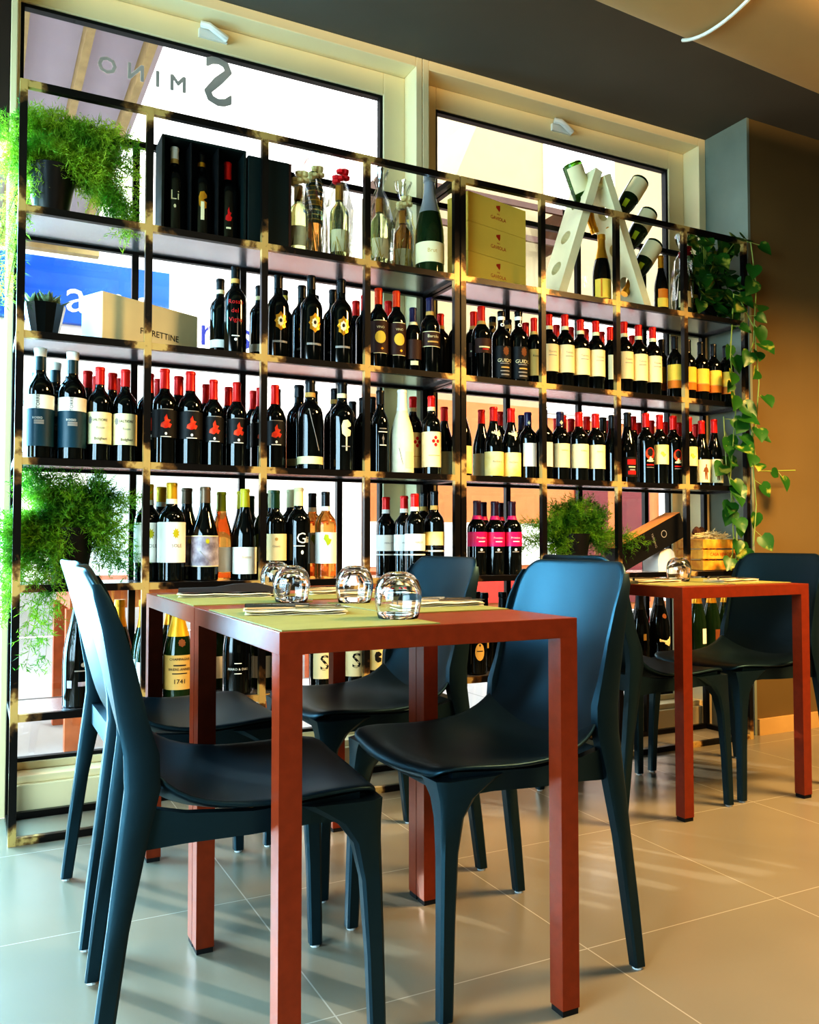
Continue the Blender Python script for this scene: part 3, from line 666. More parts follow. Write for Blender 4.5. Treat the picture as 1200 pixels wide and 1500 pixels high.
ty('whitew', 'dark sloping bottle, lime cap, white label', 'bg', .08, .295, 'lime', .80, [L(.065, .36, 95, 'white'), T('Bianco', .25, .03, 'tan', 6)])
ty('limeb', 'green-capped bottle, lime label', 'bx', .072, .28, 'green', .80, [L(.2, .52, 70, 'limel')], gl=GL_K)
ty('greenc', 'green-capped bottle, cream label', 'bx', .078, .29, 'green', .80, [L(.21, .51, 95, 'cream'), P('crest', .45, 0, .006, .006, 'tan'), T('Chianti', .37, .022, 'grey', 0)])
ty('creamcap', 'dark bottle, cream cap', 'bx', .078, .29, 'cream', .80, [])
ty('gscript', 'black bottle, cream cap, white script', 'bx', .084, .30, 'cream', .80, [T('G', .44, .12, 'white', 6), T('li', .425, .07, 'white', 36), P('rect', .36, -4, .02, .0016, 'white'), P('ellipse', .29, 10, .005, .007, 'white')])
ty('limelab', 'amber bottle, black cap, lime splash label', 'bx', .077, .30, 'black', .83, [L(.17, .53, 80, 'white'), P('splash', .44, 0, .015, .02, 'limel')], gl=GL_A, band='white')
ty('strip', 'red-capped bottle, wide white label', 'bx', .078, .295, 'red', .84, [L(.31, .515, 95, 'white'), L(.255, .272, 95, 'white'), T('MERLOT', .41, .022, 'grey', 4)], band='white')
ty('pic2', 'black-capped bottle, landscape label', 'bx', .078, .30, 'black', .83, [L(.36, .52, 85, 'landscape'), P('splash', .34, 0, .024, .007, 'blackl'), L(.285, .305, 80, 'white')], band='tan')
ty('magenta', 'plum-capped bottle, bright magenta label', 'bx', .078, .285, 'plum', .80, [L(.385, .58, 90, 'magenta'), T('Primitivo', .50, .028, 'white', 10), P('rect', .45, 12, .014, .002, 'white'), P('crest', .34, 8, .006, .006, 'white'), P('rect', .31, 8, .014, .002, 'grey')], band='magenta')
ty('whiteside', 'dark sparkling bottle, white side label', 'ch', .085, .32, 'gold', .72, [L(.1, .4, 60, 'white')], gl=GL_K, kind='champagne_bottle')
ty('chblack', 'large black sparkling bottle, white print', 'ch', .098, .37, 'black', .72, [P('crest', .36, 8, .008, .008, 'grey'), P('rect', .31, 8, .026, .002, 'grey'), P('rect', .2, 12, .018, .007, 'picture'), P('rect', .2, -40, .008, .012, 'picture')], kind='champagne_bottle')
ty('barriere', 'sparkling bottle, yellow foil, ochre label', 'ch', .096, .33, 'yellow', .62, [L(.10, .44, 85, 'tan'), T('BRIÈRE-ANNÉE', .30, .024, 'ink', 0), T('CHAMPAGNE', .40, .024, 'ink', 0), P('rect', .34, 0, .02, .002, 'ink'), P('rect', .26, 0, .024, .0016, 'ink'), T('1741', .18, .045, 'ink', 0), P('crest', .56, 10, .013, .014, 'man')], gl=GL_K, kind='champagne_bottle')
ty('perro', 'black sparkling bottle, white lettering', 'ch', .10, .36, 'black', .7, [T('PERRO & DIAS', .24, .022, 'white', 0), P('rect', .295, 0, .012, .0016, 'white'), P('rect', .20, 0, .012, .0016, 'white')], kind='champagne_bottle')
ty('slabel', 'black sparkling bottle, big S label', 'ch', .088, .32, 'black', .7, [L(.1, .44, 55, 'cream'), T('S', .27, .17, 'blackl', 0)], kind='champagne_bottle')
ty('yellowch', 'sparkling bottle, wavy yellow label', 'ch', .088, .32, 'black', .7, [L(.15, .46, 50, 'landscape'), P('hook', .3, -10, .014, .02, 'ink')], kind='champagne_bottle')
ty('greench', 'green sparkling bottle, pale label', 'ch', .085, .32, 'gold', .7, [L(.12, .36, 60, 'white')], gl=GL_K, kind='champagne_bottle')
ty('ovall', 'black sparkling bottle, oval ochre label', 'ch', .09, .32, 'black', .7, [P('ellipse', .28, 0, .019, .034, 'tan'), P('diamond', .36, 0, .004, .006, 'ink'), P('rect', .29, 0, .012, .0018, 'ink')], kind='champagne_bottle')
ty('proseccor', 'dark sparkling bottle, small red seal', 'ch', .086, .31, 'black', .72, [P('rect', .34, 0, .007, .014, 'tan')], kind='champagne_bottle')
ty('proseccos', 'dark sparkling bottle, slanted cream label', 'ch', .094, .33, 'black', .72, [P('shield', .24, 10, .03, .022, 'cream'), P('crest', .58, 8, .012, .012, 'man')], kind='champagne_bottle')
ty('proseccow', 'dark sparkling bottle, upright white label', 'ch', .086, .33, 'gold', .72, [P('rect', .28, 20, .012, .034, 'white')], gl=GL_K, kind='champagne_bottle')
ty('proseccob', 'dark sparkling bottle, brown label', 'ch', .086, .33, 'gold', .72, [P('rect', .26, 10, .013, .034, 'man')], gl=GL_K, kind='champagne_bottle')
ty('magnum', 'tall sparkling magnum, silver foil, white label', 'ch', .112, .385, 'silver', .62, [L(.11, .31, 85, 'cream'), T('Brut', .22, .04, 'tan', 0)], gl=GL_K, kind='champagne_bottle')
ty('golden', 'dark sparkling bottle, gold foil neck', 'ch', .08, .30, 'gold', .64, [L(.05, .33, 60, 'yl'), P('rect', .2, -18, .003, .04, 'og')], kind='champagne_bottle')
ty('smalltan', 'small bottle, dangling yellow tag', 'bg', .062, .235, 'gold', .78, [L(.08, .4, 45, 'og'), L(.08, .24, 50, 'yl')], kind='wine_bottle')
ty('paleneck', 'bottle with pale yellow label', 'bx', .07, .25, 'black', .86, [L(.15, .75, 50, 'yl')], kind='wine_bottle')
ty('scriptl', 'black bottle, white cap, curly script', 'bx', .07, .285, 'white', .86, [T('Li', .42, .11, 'cream', 0), P('ellipse', .30, 0, .004, .006, 'cream')], kind='wine_bottle', band='tan')
ty('twofig', 'black bottle, golden dancer emblem', 'bx', .07, .285, 'black', .88, [P('hook', .42, 0, .016, .03, 'gold'), P('rect', .3, 0, .006, .03, 'cream')], band='gold')
ty('redfig', 'black bottle, red cap, red emblem', 'bx', .07, .27, 'red', .78, [P('flame', .33, 0, .012, .024, 'dred'), P('rect', .16, 0, .008, .003, 'cream')])
ty('rackb', 'green sparkling bottle, cream label', 'ch', .084, .31, 'gold', .72, [L(.06, .42, 80, 'cream')], gl=GL_G, kind='champagne_bottle')
ty('rackd', 'dark sparkling bottle, cream label', 'ch', .084, .31, 'gold', .72, [L(.05, .36, 80, 'cream'), ('neck', 'rect', .55, 30, .01, .02, 'limel')], gl=GL_K, kind='champagne_bottle')

PROTO = {}; CREATED = {}
def make_bottle(k):
    d = TY[k]; H, R = d['H'], d['D'] / 2; pr = PROF[d['s']]
    o = thing(d['kind'], d['look'], 'bottle')
    capf = d['capz']; seg = 22
    MB().lathe([(r * R, z * H) for r, z in pr], seg).build('glass_body', d['gl'], o, smooth=True)
    zs_ = sorted({capf} | {z for r, z in pr if z > capf + .004})
    cp = [(rad_at(pr, z) * R + .0009, z * H) for z in zs_[:-1]] + [(pr[-2][0] * R + .0009, H + .0008), (0, H + .0008)]
    if d['ring']:
        MB().lathe([(rad_at(pr, .93) * R + .0022, .925 * H), (rad_at(pr, .93) * R + .0026, .955 * H), (.42 * R + .002, 1.0 * H), (.4 * R, H + .002), (0, H + .002)], seg).build('cap_ring', K[d['ring']], o, smooth=True)
    MB().lathe(cp, seg).build('capsule', K[d['cap']], o, smooth=True)
    if d['band']:
        b0, b1 = capf - .05, capf + .002
        MB().lathe([(rad_at(pr, z) * R + .0014, z * H) for z in (b0, (b0 + b1) / 2, b1)], seg).build('neck_band', K[d['band']], o, smooth=True)
    base = None; lift = .0008; dec = {}
    def wrap(x, z, off, f0): 
        r = rad_at(pr, min(max(z / H, .02), .99)) * R + off; a = x / max(rad_at(pr, f0) * R, .01)
        return (r * math.sin(a), -r * math.cos(a), z)
    for it in d['labs']:
        if it[0] == 'lab':
            _, z0, z1, ang, col = it; a = math.radians(ang); n = 14
            lift += .0003
            q = MB().lathe([(rad_at(pr, z) * R + lift, z * H) for z in (z0, (z0 + z1) / 2, z1)], n, a0=-a, a1=a).build('label', K[col], o, smooth=True)
            base = q
        elif it[0] == 'txt':
            txt, zc, hh, col = it[1:5]; an = it[5] if len(it) > 5 else 0; upr = len(it) > 6
            vs, fs = text_geo(txt, hh * H * 1.4); x0 = math.radians(an) * R
            mb = dec.setdefault(col, MB())
            mb.add([wrap(x0 + (-y if upr else x), zc * H + (x if upr else y), lift + .0006, zc) for x, y in vs], fs)
        else:
            kind, shp, zc, an, hw, hh, col = it; x0 = math.radians(an) * rad_at(pr, zc) * R
            off = lift + .0006 + (.0012 if kind == 'neck' else 0)
            pts = SHAPES[shp]; mb = dec.setdefault((col, len(dec)) if kind == 'neck' else col, MB()); 
            lift += .0001
            if shp == 'rect':
                m_ = 6; vs = []
                for j in (-1, 1):
                    for i in range(m_ + 1): vs.append(wrap(x0 + hw * (-1 + 2 * i / m_), zc * H + hh * j, off, zc))
                mb.add(vs, [(i, i + 1, m_ + 2 + i, m_ + 1 + i) for i in range(m_)])
            else:
                cx = sum(p[0] for p in pts) / len(pts); cy = sum(p[1] for p in pts) / len(pts)
                n_ = len(pts); vs = [wrap(x0 + hw * cx, zc * H + hh * cy, off, zc)]
                for f in (.5, 1): vs += [wrap(x0 + hw * (cx + (x - cx) * f), zc * H + hh * (cy + (y - cy) * f), off, zc) for x, y in pts]
                mb.add(vs, [(0, 1 + i, 1 + (i + 1) % n_) for i in range(n_)] + [(1 + i, 1 + n_ + i, 1 + n_ + (i + 1) % n_, 1 + (i + 1) % n_) for i in range(n_)])
    for col, mb in dec.items():
        mb.build('print', K[col[0] if isinstance(col, tuple) else col], base or o, fix=False)
    return o
def get_bottle(k):
    if k not in PROTO: PROTO[k] = make_bottle(k); return PROTO[k]
    return dup(PROTO[k])
# rows of bottles: (sight column, sight of the top, kind, depth row)
ROWS = {1: [(323, 410, 'paleband', 1), (345, 392, 'script', 0), (380, 420, 'paleband', 1), (408, 404, 'crest', 0), (430, 428, 'yband', 2), (441, 419, 'crest', 1), (455, 406, 'crest', 0), (473, 435, 'yband', 2),
            (486, 425, 'crest', 1), (499, 411, 'crest', 0), (524, 442, 'redplain', 2), (535, 435, 'redplain', 1), (553, 424, 'orange', 0), (569, 440, 'redplain', 2), (584, 428, 'orange', 0), (605, 452, 'navyd', 0),
            (627, 437, 'navyr', 0), (654, 462, 'redband', 1), (666, 454, 'redplain', 1), (690, 457, 'brownl', 1), (705, 450, 'brownl', 0), (722, 465, 'medal', 2), (735, 457, 'guido', 0), (744, 469, 'medal', 2), (761, 457, 'guido', 0),
            (770, 474, 'redplain', 2), (783, 467, 'tanl', 0), (794, 476, 'redplain', 2), (807, 462, 'creaml', 0), (817, 472, 'redplain', 2), (827, 462, 'creaml', 0), (834, 480, 'redplain', 2), (849, 469, 'creaml', 0), (858, 480, 'redplain', 2), (870, 471, 'creaml', 0),
            (881, 487, 'redplain', 2), (894, 480, 'narrow', 0), (917, 473, 'creaml', 0), (926, 482, 'redplain', 2), (934, 477, 'creaml', 0), (953, 480, 'creaml', 0), (970, 498, 'yelo', 1), (990, 494, 'yelo', 0), (1010, 499, 'yelo', 0), (1027, 502, 'yelo', 0), (1045, 505, 'yelo', 0), (1068, 508, 'yelo', 0)],
        2: [(49, 511, 'torre', 0), (38, 535, 'torre', 2), (89, 516, 'torre', 0), (79, 533, 'torre', 1), (74, 540, 'torre', 2), (138, 538, 'saltiore', 0), (130, 545, 'saltiore', 1), (124, 551, 'saltiore', 2), (176, 542, 'saltiore', 0), (166, 548, 'saltiore', 1), (160, 554, 'saltiore', 2),
            (241, 542, 'dragon', 0), (232, 550, 'dragon', 1), (226, 556, 'dragon', 2), (280, 546, 'dragon', 0), (269, 553, 'dragon', 1), (262, 560, 'dragon', 2), (309, 557, 'dragons', 0), (299, 564, 'dragons', 1), (347, 561, 'dragons', 0), (335, 568, 'dragons', 1), (372, 571, 'dragons', 2), (381, 566, 'dragons', 1), (403, 558, 'dragons', 0),
            (427, 571, 'blackp', 2), (440, 564, 'lowcream', 1), (454, 558, 'slash', 0), (474, 575, 'tanband', 2), (487, 569, 'tanband', 1), (501, 561, 'knight', 0), (518, 589, 'blackp', 2), (530, 584, 'blackp', 1), (545, 579, 'blackp', 2), (557, 573, 'stick', 0),
            (589, 572, 'wrapped', 0), (605, 582, 'dots', 1), (632, 581, 'dots', 0), (651, 597, 'burg', 1), (676, 580, 'silverb', 0), (706, 601, 'burg', 1), (723, 597, 'burgl', 0), (732, 604, 'redplain', 2), (749, 599, 'burgl', 0), (764, 609, 'navyp', 2), (776, 605, 'navyl', 0), (794, 601, 'navyl', 0),
            (804, 610, 'navyp', 2), (820, 604, 'cream2n', 0), (812, 613, 'redplain', 2), (829, 610, 'redplain', 1), (838, 614, 'redplain', 2), (846, 605, 'cream2', 0), (854, 611, 'redplain', 1), (862, 616, 'blackp', 2), (871, 607, 'cream2', 0), (881, 612, 'blackp', 1), (891, 617, 'redplain', 2), (896, 609, 'redlab', 0),
            (919, 605, 'redtext', 0), (928, 610, 'redplain', 1), (935, 620, 'redplain', 2), (946, 606, 'ringl', 0), (954, 616, 'redplain', 2), (966, 608, 'yellowl', 0), (974, 619, 'redplain', 2), (986, 610, 'ringl', 0), (994, 616, 'redplain', 2),
            (1011, 612, 'yellowl', 0), (1019, 616, 'redplain', 2), (1027, 617, 'figure', 0), (1044, 615, 'figure', 0)],
        3: [(250, 708, 'sun', 0), (240, 711, 'sun', 1), (234, 714, 'sun', 2), (297, 714, 'picturel', 0), (286, 716, 'picturel', 1), (278, 719, 'picturel', 2), (331, 722, 'rose', 1), (348, 720, 'whitew', 1), (359, 717, 'whitew', 0), (371, 727, 'limeb', 2), (379, 723, 'limeb', 1),
            (404, 719, 'greenc', 0), (411, 719, 'creamcap', 2), (424, 716, 'creamcap', 1), (436, 715, 'gscript', 0), (458, 723, 'limelab', 1), (477, 721, 'limelab', 0),
            (577, 729, 'strip', 2), (590, 727, 'strip', 1), (606, 724, 'strip', 0), (622, 722, 'pic2', 1), (636, 720, 'pic2', 0), (700, 734, 'magenta', 0), (709, 736, 'magenta', 1), (725, 735, 'magenta', 0), (733, 737, 'magenta', 1), (748, 735, 'magenta', 0)],
        4: [(116, 0, 'chblack', 0), (197, 0, 'whiteside', 2), (207, 0, 'whiteside', 1), (217, 0, 'whiteside', 0), (261, 0, 'barriere', 0), (249, 0, 'whiteside', 2), (315, 0, 'greench', 2), (348, 0, 'perro', 0), (384, 0, 'greench', 1), (415, 0, 'whiteside', 0),
            (471, 0, 'slabel', 0), (490, 0, 'whiteside', 2), (519, 0, 'slabel', 0), (553, 0, 'yellowch', 0), (578, 0, 'proseccor', 1), (605, 0, 'proseccor', 1), (664, 0, 'greench', 0), (697, 0, 'ovall', 0), (716, 0, 'proseccor', 1), (730, 0, 'proseccor', 1),
            (918, 0, 'proseccor', 1), (937, 0, 'proseccor', 0), (966, 0, 'proseccos', 0), (1022, 0, 'proseccow', 0), (1043, 0, 'proseccob', 0), (1063, 0, 'proseccow', 0)],
        0: [(251, 210, 'scriptl', 9), (291, 222, 'twofig', 9), (330, 236, 'redfig', 9), (631, 257, 'magnum', 0), (881, 345, 'golden', 0), (968, 372, 'smalltan', 0), (1011, 368, 'paleneck', 1)]}
YS = {0: 2.900, 1: 2.976, 2: 3.042, 9: 2.925}
ORD = 'first second third fourth fifth sixth seventh eighth ninth tenth eleventh twelfth'.split()
SHELFN = {0: 'top shelf', 1: 'second shelf', 2: 'third shelf', 3: 'fourth shelf', 4: 'bottom shelf'}
def place_rows():
    for r, lst in ROWS.items():
        z = zs(r); items = []
        for px, top, k, d in lst:
            Y = YS[d]
            if top:
                p = at_y(px, top, Y); H = min(max(p.z - z, TY[k]['H'] * .86), TY[k]['H'] * 1.1)
            else:
                p = at_y(px, 950, Y); H = TY[k]['H']
            items.append(dict(x=p.x, y=Y, k=k, d=d, H=H, r=TY[k]['D'] / 2 + .0012, px=px))
        for it in range(200):                      # let crowded bottles settle side by side
            for i, a in enumerate(items):
                for b in items[i + 1:]:
                    dx, dy = b['x'] - a['x'], b['y'] - a['y']; q = math.hypot(dx, dy); o = a['r'] + b['r'] + .0015 - q
                    if o > 0:
                        q = q or 1e-4
                        wa, wb = (.5, .5) if a['d'] == b['d'] else ((.2, .8) if a['d'] < b['d'] else (.8, .2))
                        ux, uy = dx / q, dy / q
                        a['x'] -= ux * o * wa; a['y'] -= uy * o * wa; b['x'] += ux * o * wb; b['y'] += uy * o * wb
            for a in items:
                a['y'] = min(max(a['y'], 2.852 + a['r']), 3.083 - a['r'])
                a['x'] = min(max(a['x'], SX0 + .03 + a['r']), SX0 + BAYW * 8 - .02 - a['r'])
        bays = {}
        for a in items:
            a['bay'] = min(7, max(0, int((a['x'] - SX0) / BAYW)))
            bays.setdefault((a['bay'], a['d'] in (0, 9)), []).append(a)
        for (bay, front), grp in bays.items():
            grp.sort(key=lambda a: a['x'])
            for i, a in enumerate(grp):
                o = get_bottle(a['k']); t = TY[a['k']]
                a['o'] = o; o.location = (a['x'], a['y'], z + .0005)
                th = -math.atan2(a['x'], a['y']) * .42 + rnd.uniform(-.10, .10)
                o.rotation_euler = (0, 0, th)
                sz = a['H'] / t['H']; o.scale = (min(sz, 1.0), min(sz, 1.0), sz)
                o['label'] = '%s, %s %s, %s, %s bay' % (t['look'], ORD[i], 'in front' if front else 'behind', SHELFN[r], ORD[bay])
                o['category'] = 'bottle'; o['group'] = 'bottles on the ' + SHELFN[r]
place_rows()

# ------------------------------------------------------------------ other things on the shelves
def zr(r): return zs(r) + .0005
CASE = mat('black_green_case', srgb(16, 34, 32), .5, var=.1); CASE_I = mat('black_case_lining', srgb(12, 14, 14), .7)
cs = thing('display_case', 'black open case holding three bottles on the top shelf', 'case', (.536, 2.868, zr(0)))
m = MB(); m.box(0, .285, .105, .113, 0, .325); m.box(0, .008, 0, .105, 0, .325); m.box(.277, .285, 0, .105, 0, .325); m.box(.008, .277, 0, .105, 0, .006); m.box(.008, .277, 0, .105, .317, .325)
m.build('box_shell', CASE, cs)
m = MB(); m.box(.094, .099, .005, .105, .006, .317); m.box(.186, .191, .005, .105, .006, .317); m.build('divider', CASE_I, cs)
for o in list(COL.objects):
    if o.get('category') == 'bottle' and o.get('label', '').endswith('top shelf, second bay'):
        o.location = (min((.588, .679, .7705), key=lambda c: abs(c - o.location.x)), 2.922, zr(0) + .0068); o.scale.z = min(o.scale.z, 1.06)
c2 = thing('gift_case', 'closed black gift case beside the open case on the top shelf', 'case', (.828, 2.87, zr(0)))
MB().box(0, .15, 0, .11, 0, .315).build('case_body', CASE, c2, bevel=.003); MB().box(.148, .158, .001, .109, .002, .313).build('case_lid', mat('umber_lid', srgb(70, 40, 28), .6), c2)

CELLO = pane_mat('cellophane', (.97, .97, .95), .14)
TART = tile_lines_mat('tartan_cloth', srgb(54, 66, 40), srgb(224, 178, 70), .018, 'Z', .8, .22)
STRAW = mat('straw', srgb(222, 196, 84), .8, col2=srgb(190, 150, 50), vscale=60, translucent=.3)
def gift(px, base_py, top_py, label, look, bow=None, tartan=False, straw=True, y=2.955, fill=None):
    p = at_y(px, (base_py + top_py) / 2, y); zb = zr(0); H = min(at_y(px, top_py, y).z - zb, .46)
    g = thing('gift_bottle', label, 'gift', (p.x, y, zb), 0, 'cellophane gift bottles on the top shelf')
    R = .028 if tartan else .036; hb = H * .72
    MB().lathe([(r * R, z * hb) for r, z in PROF['bx']], 18).build('glass_body', look, g, smooth=True)
    MB().lathe([(.40 * R + .001, hb * .8), (.40 * R + .001, hb + .001), (0, hb + .001)], 14).build('capsule', K[fill or 'gold'], g, smooth=True)
    if not tartan:
        MB().lathe([(R + .001, hb * .15), (R + .001, hb * .42)], 14, a0=-1.3, a1=1.3).build('label', K['cream'], g, smooth=True)
    m = MB(); n = 14; prof = [(.046, .0), (.049, H * .2), (.047, H * .5), (.038, H * .68), (.012, H * .82), (.022, H * .9), (.034, H)]
    vs = [(r * (1 + .16 * math.sin(i * 2.3 + j * 1.7)) * math.cos(2 * PI * i / n), min(r, .05) * (1 + .16 * math.sin(i * 2.3 + j * 1.7)) * math.sin(2 * PI * i / n), z) for j, (r, z) in enumerate(prof) for i in range(n)]
    m.add(vs, [(j * n + i, j * n + (i + 1) % n, (j + 1) * n + (i + 1) % n, (j + 1) * n + i) for j in range(len(prof) - 1) for i in range(n)])
    m.build('cellophane', CELLO, g)
    if tartan:
        MB().lathe([(.033, H * .36), (.036, H * .5), (.034, H * .66), (.018, H * .8)], 14, a0=-2, a1=2).build('tartan_wrap', TART, g)
    if straw:
        m = MB()
        for i in range(70):
            a = rnd.random() * 6.28; rr = rnd.uniform(.03, .044); a2 = a + rnd.uniform(-.9, .9); z0 = rnd.uniform(0, H * .1); z1 = rnd.uniform(H * .12, H * .4)
            p0 = Vector((rr * math.cos(a), rr * math.sin(a), z0 + .003)); p1 = Vector((rr * math.cos(a2), rr * math.sin(a2), z1)); w = Vector((-math.sin(a), math.cos(a), 0)) * .0012
            m.add([p0 - w, p0 + w, p1 + w, p1 - w], [(0, 1, 2, 3)])
        m.build('straw_filling', STRAW, g, fix=False)
    if bow:
        m = MB()
        for k in range(7):
            a = k * .9; c = Vector((.022 * math.cos(a), -.012 - .012 * abs(math.sin(a)), H * .78 + .022 * math.sin(a * 1.3)))
            m.lathe([(0, -.012), (.014, -.006), (.016, .004), (.0, .012)], 8, c)
        m.build('bow', bow, g)
    return g
REDB = mat('red_ribbon', srgb(206, 24, 30), .5, var=.2, vscale=50); CRB = mat('cream_ribbon', srgb(236, 220, 160), .6)
gift(437, 360, 232, 'cellophane gift bottle with pale label, first in the top shelf third bay', GL_P, CRB, False, False, 2.94)
gift(460, 370, 215, 'cellophane gift bottle in tartan cloth over yellow straw, top shelf third bay', GL_A, CRB, True, True, 3.02)
gift(497, 375, 225, 'cellophane gift bottle with big red bow, top shelf third bay', GL_P, REDB, False, True, 2.95)
gift(556, 385, 250, 'cellophane gift bottle with black seal, beside the tall magnum', GL_P, None, False, True, 2.93)
gift(590, 388, 268, 'cellophane gift bottle with pale ribbon, next to the tall magnum', GL_A, CRB, False, True, 3.0)
gift(1000, 440, 345, 'cellophane gift bottle with dark red bow, beside the trailing plant', GL_K, mat('dark_red_ribbon', srgb(120, 14, 16), .6), False, False, 2.915, 'silver')

YC = mat('ochre_carton', srgb(236, 206, 96), .75, var=.04, vscale=3); RINK = mat('red_carton_ink', srgb(190, 60, 24), .7)
for i, w in enumerate(('lowest', 'middle', 'topmost')):
    cth = thing('wine_carton', 'ochre wine carton with red crest, %s of its stack of three' % w, 'carton', (1.715, 2.872, zr(0) + i * .1195), math.radians(13), 'ochre cartons on the top shelf')
    MB().box(0, .335, 0, .12, 0, .1185).build('carton_body', YC, cth, bevel=.0015)
    t = MB(); t.prism([(.17 + x * .011, .088 + z * .014) for x, z in SHAPES['shield']], -.0006, 0); flat_text(t, 'GAVIOLA', .021, (.17, -.0008, .045), (1, 0, 0), (0, 0, 1)); flat_text(t, 'vini', .012, (.17, -.0008, .064), (1, 0, 0), (0, 0, 1))
    t.build('print', RINK, cth, fix=False)

# white A-shaped bottle rack and its bottles
RW = mat('cream_rack_wood', srgb(238, 230, 186), .6, var=.05, vscale=10)
rk = thing('bottle_rack', 'cream A-shaped wooden bottle rack on the top shelf', 'rack', (0, 0, 0))
za = zr(0); apex = at_y(884, 250, 2.872); lf = at_y(824, 452, 2.872); rf = at_y(950, 452, 2.872)
def leg_board(xa, xb, ztop, holes):
    a, b = Vector((xa, 0, za + .009)), Vector((xb, 0, ztop)); d = (b - a); Ln = d.length; d.normalize(); nrm = Vector((d.z, 0, -d.x)); hw = .019
    m = MB(); y0, y1 = 2.872, 3.022; n = 16
    # board with round holes: strips of quads around each hole, on both faces
    bounds = [0] + [h for h in holes for h in (h - .045, h + .045)] + [Ln]
    def pt(s, y, k): q = a + d * s + nrm * (hw * k); return Vector((q.x, y, q.z))
    yc = (y0 + y1) / 2
    for i in range(len(bounds) - 1):
        s0, s1 = bounds[i], bounds[i + 1]
        if i % 2 == 0:
            for k in (-1, 1): m.add([pt(s0, y0, k), pt(s1, y0, k), pt(s1, y1, k), pt(s0, y1, k)], [(0, 1, 2, 3)])
        else:
            sc = (s0 + s1) / 2; R = .031
            for k in (-1, 1):
                vs = []
                for j in range(n):
                    an = 2 * PI * j / n; ca, sa = math.cos(an), math.sin(an); f = 1 / max(abs(ca), abs(sa))
                    vs.append(pt(sc + R * ca, yc + R * sa, k)); vs.append(pt(sc + ca * f * .045, yc + sa * f * .075, k))
                m.add(vs, [(2 * j, 2 * j + 1, (2 * j + 3) % (2 * n), (2 * j + 2) % (2 * n)) for j in range(n)])
                for cs_, cy in ((-1, -1), (-1, 1), (1, -1), (1, 1)): pass
            vs = []
            for j in range(n):
                an = 2 * PI * j / n
                for k in (-1, 1): vs.append(pt(sc + R * math.cos(an), yc + R * math.sin(an), k))
            m.add(vs, [(2 * j, 2 * j + 1, (2 * j + 3) % (2 * n), (2 * j + 2) % (2 * n)) for j in range(n)])
    for y in (y0, y1): m.add([pt(0, y, -1), pt(Ln, y, -1), pt(Ln, y, 1), pt(0, y, 1)], [(0, 1, 2, 3)])
    for s in (0, Ln): m.add([pt(s, y0, -1), pt(s, y1, -1), pt(s, y1, 1), pt(s, y0, 1)], [(0, 1, 2, 3)])
    o = m.build('leg_board', RW, rk, fix=False)
    return a, d
zt = apex.z
leg_board(lf.x, apex.x - .022, zt, (.13, .28, .45))
leg_board(rf.x, apex.x + .022, zt - .012, (.13, .28, .45))
MB().box(apex.x - .03, apex.x + .03, 2.9, 2.98, zt - .06, zt - .045).build('hinge_block', RW, rk)
for (bx, by), (mx_, my_), k, lab in (((837, 240), (868, 330), 'rackb', 'green sparkling bottle, cream label, pushed into the outer face of the cream rack, window side'),
                                     ((938, 266), (888, 345), 'rackd', 'dark sparkling bottle, cream label, uppermost of three in the cream rack'),
                                     ((951, 312), (908, 385), 'rackd', 'dark sparkling bottle, cream label, middle of three in the cream rack'),
                                     ((959, 358), (918, 425), 'rackd', 'dark sparkling bottle, cream label, lowest of three in the cream rack')):
    b, mth = at_y(bx, by, 2.947), at_y(mx_, my_, 2.947); d = (mth - b).normalized()
    o = get_bottle(k); o.location = b; o.rotation_euler = (0, math.atan2(d.x, d.z), 0); o['label'] = lab; o['category'] = 'bottle'; o['group'] = 'bottles in the cream rack'

# second shelf: succulent pot and long carton
BLK = mat('glossy_black_ceramic', srgb(20, 26, 26), .12, var=.1); SOIL = mat('potting_soil', srgb(40, 28, 20), .95, var=.3, vscale=60)
SUCC = mat('succulent_green', srgb(70, 92, 60), .5, col2=srgb(150, 160, 120), vscale=30)
def pot(name, label, loc, r0, r1, h, m, seg=10, smooth=False):
    t = thing(name, label, 'plant', loc)
    pr = [(r0 * .9, 0), (r0, .003), (r0 + (r1 - r0) * .6, h * .6), (r1, h), (r1 * .92, h), (r1 * .88, h * .86), (0, h * .86)]
    MB().lathe(pr, seg).build('pot', m, t, smooth=smooth)
    MB().lathe([(r1 * .88, h * .87), (0, h * .89)], seg).build('soil', SOIL, t)
    return t
s = pot('succulent', 'small succulent in a glossy black ribbed pot beside the white carton', (.188, 2.93, zr(1)), .042, .064, .105, BLK, 12)
m = MB()
for c in ((0, 0), (.03, .01), (-.032, -.008), (.008, -.034)):
    for i in range(9):
        a = i * 2.4 + c[0] * 60; l = .03 + .003 * i; el = 1.3 - .11 * i
        p0 = Vector((c[0], c[1], .1)); u = Vector((math.cos(a) * math.cos(el), math.sin(a) * math.cos(el), math.sin(el))); w = Vector((-math.sin(a), math.cos(a), 0)) * .011; up = u.cross(w).normalized() * .004
        m.add([p0, p0 + u * l * .6 + w, p0 + u * l * 1.3, p0 + u * l * .6 - w, p0 + u * l * .6 + up, p0 + u * l * .6 - up], [(0, 1, 4), (1, 2, 4), (2, 3, 4), (3, 0, 4), (1, 0, 5), (2, 1, 5), (3, 2, 5), (0, 3, 5)])
m.build('foliage', SUCC, s)
WC = mat('ivory_carton', srgb(246, 230, 184), .7, var=.03); WC2 = mat('pale_carton_end', srgb(226, 222, 222), .7, var=.02)
lc = thing('wine_carton', 'long ivory carton with printed lettering lying on the second shelf', 'carton', (.355, 2.866, zr(1)), math.radians(28))
MB().box(0, .39, 0, .11, 0, .16).build('carton_body', WC, lc, bevel=.0015)
MB().box(-.0012, 0, .001, .109, .001, .159).build('end_panel', WC2, lc)
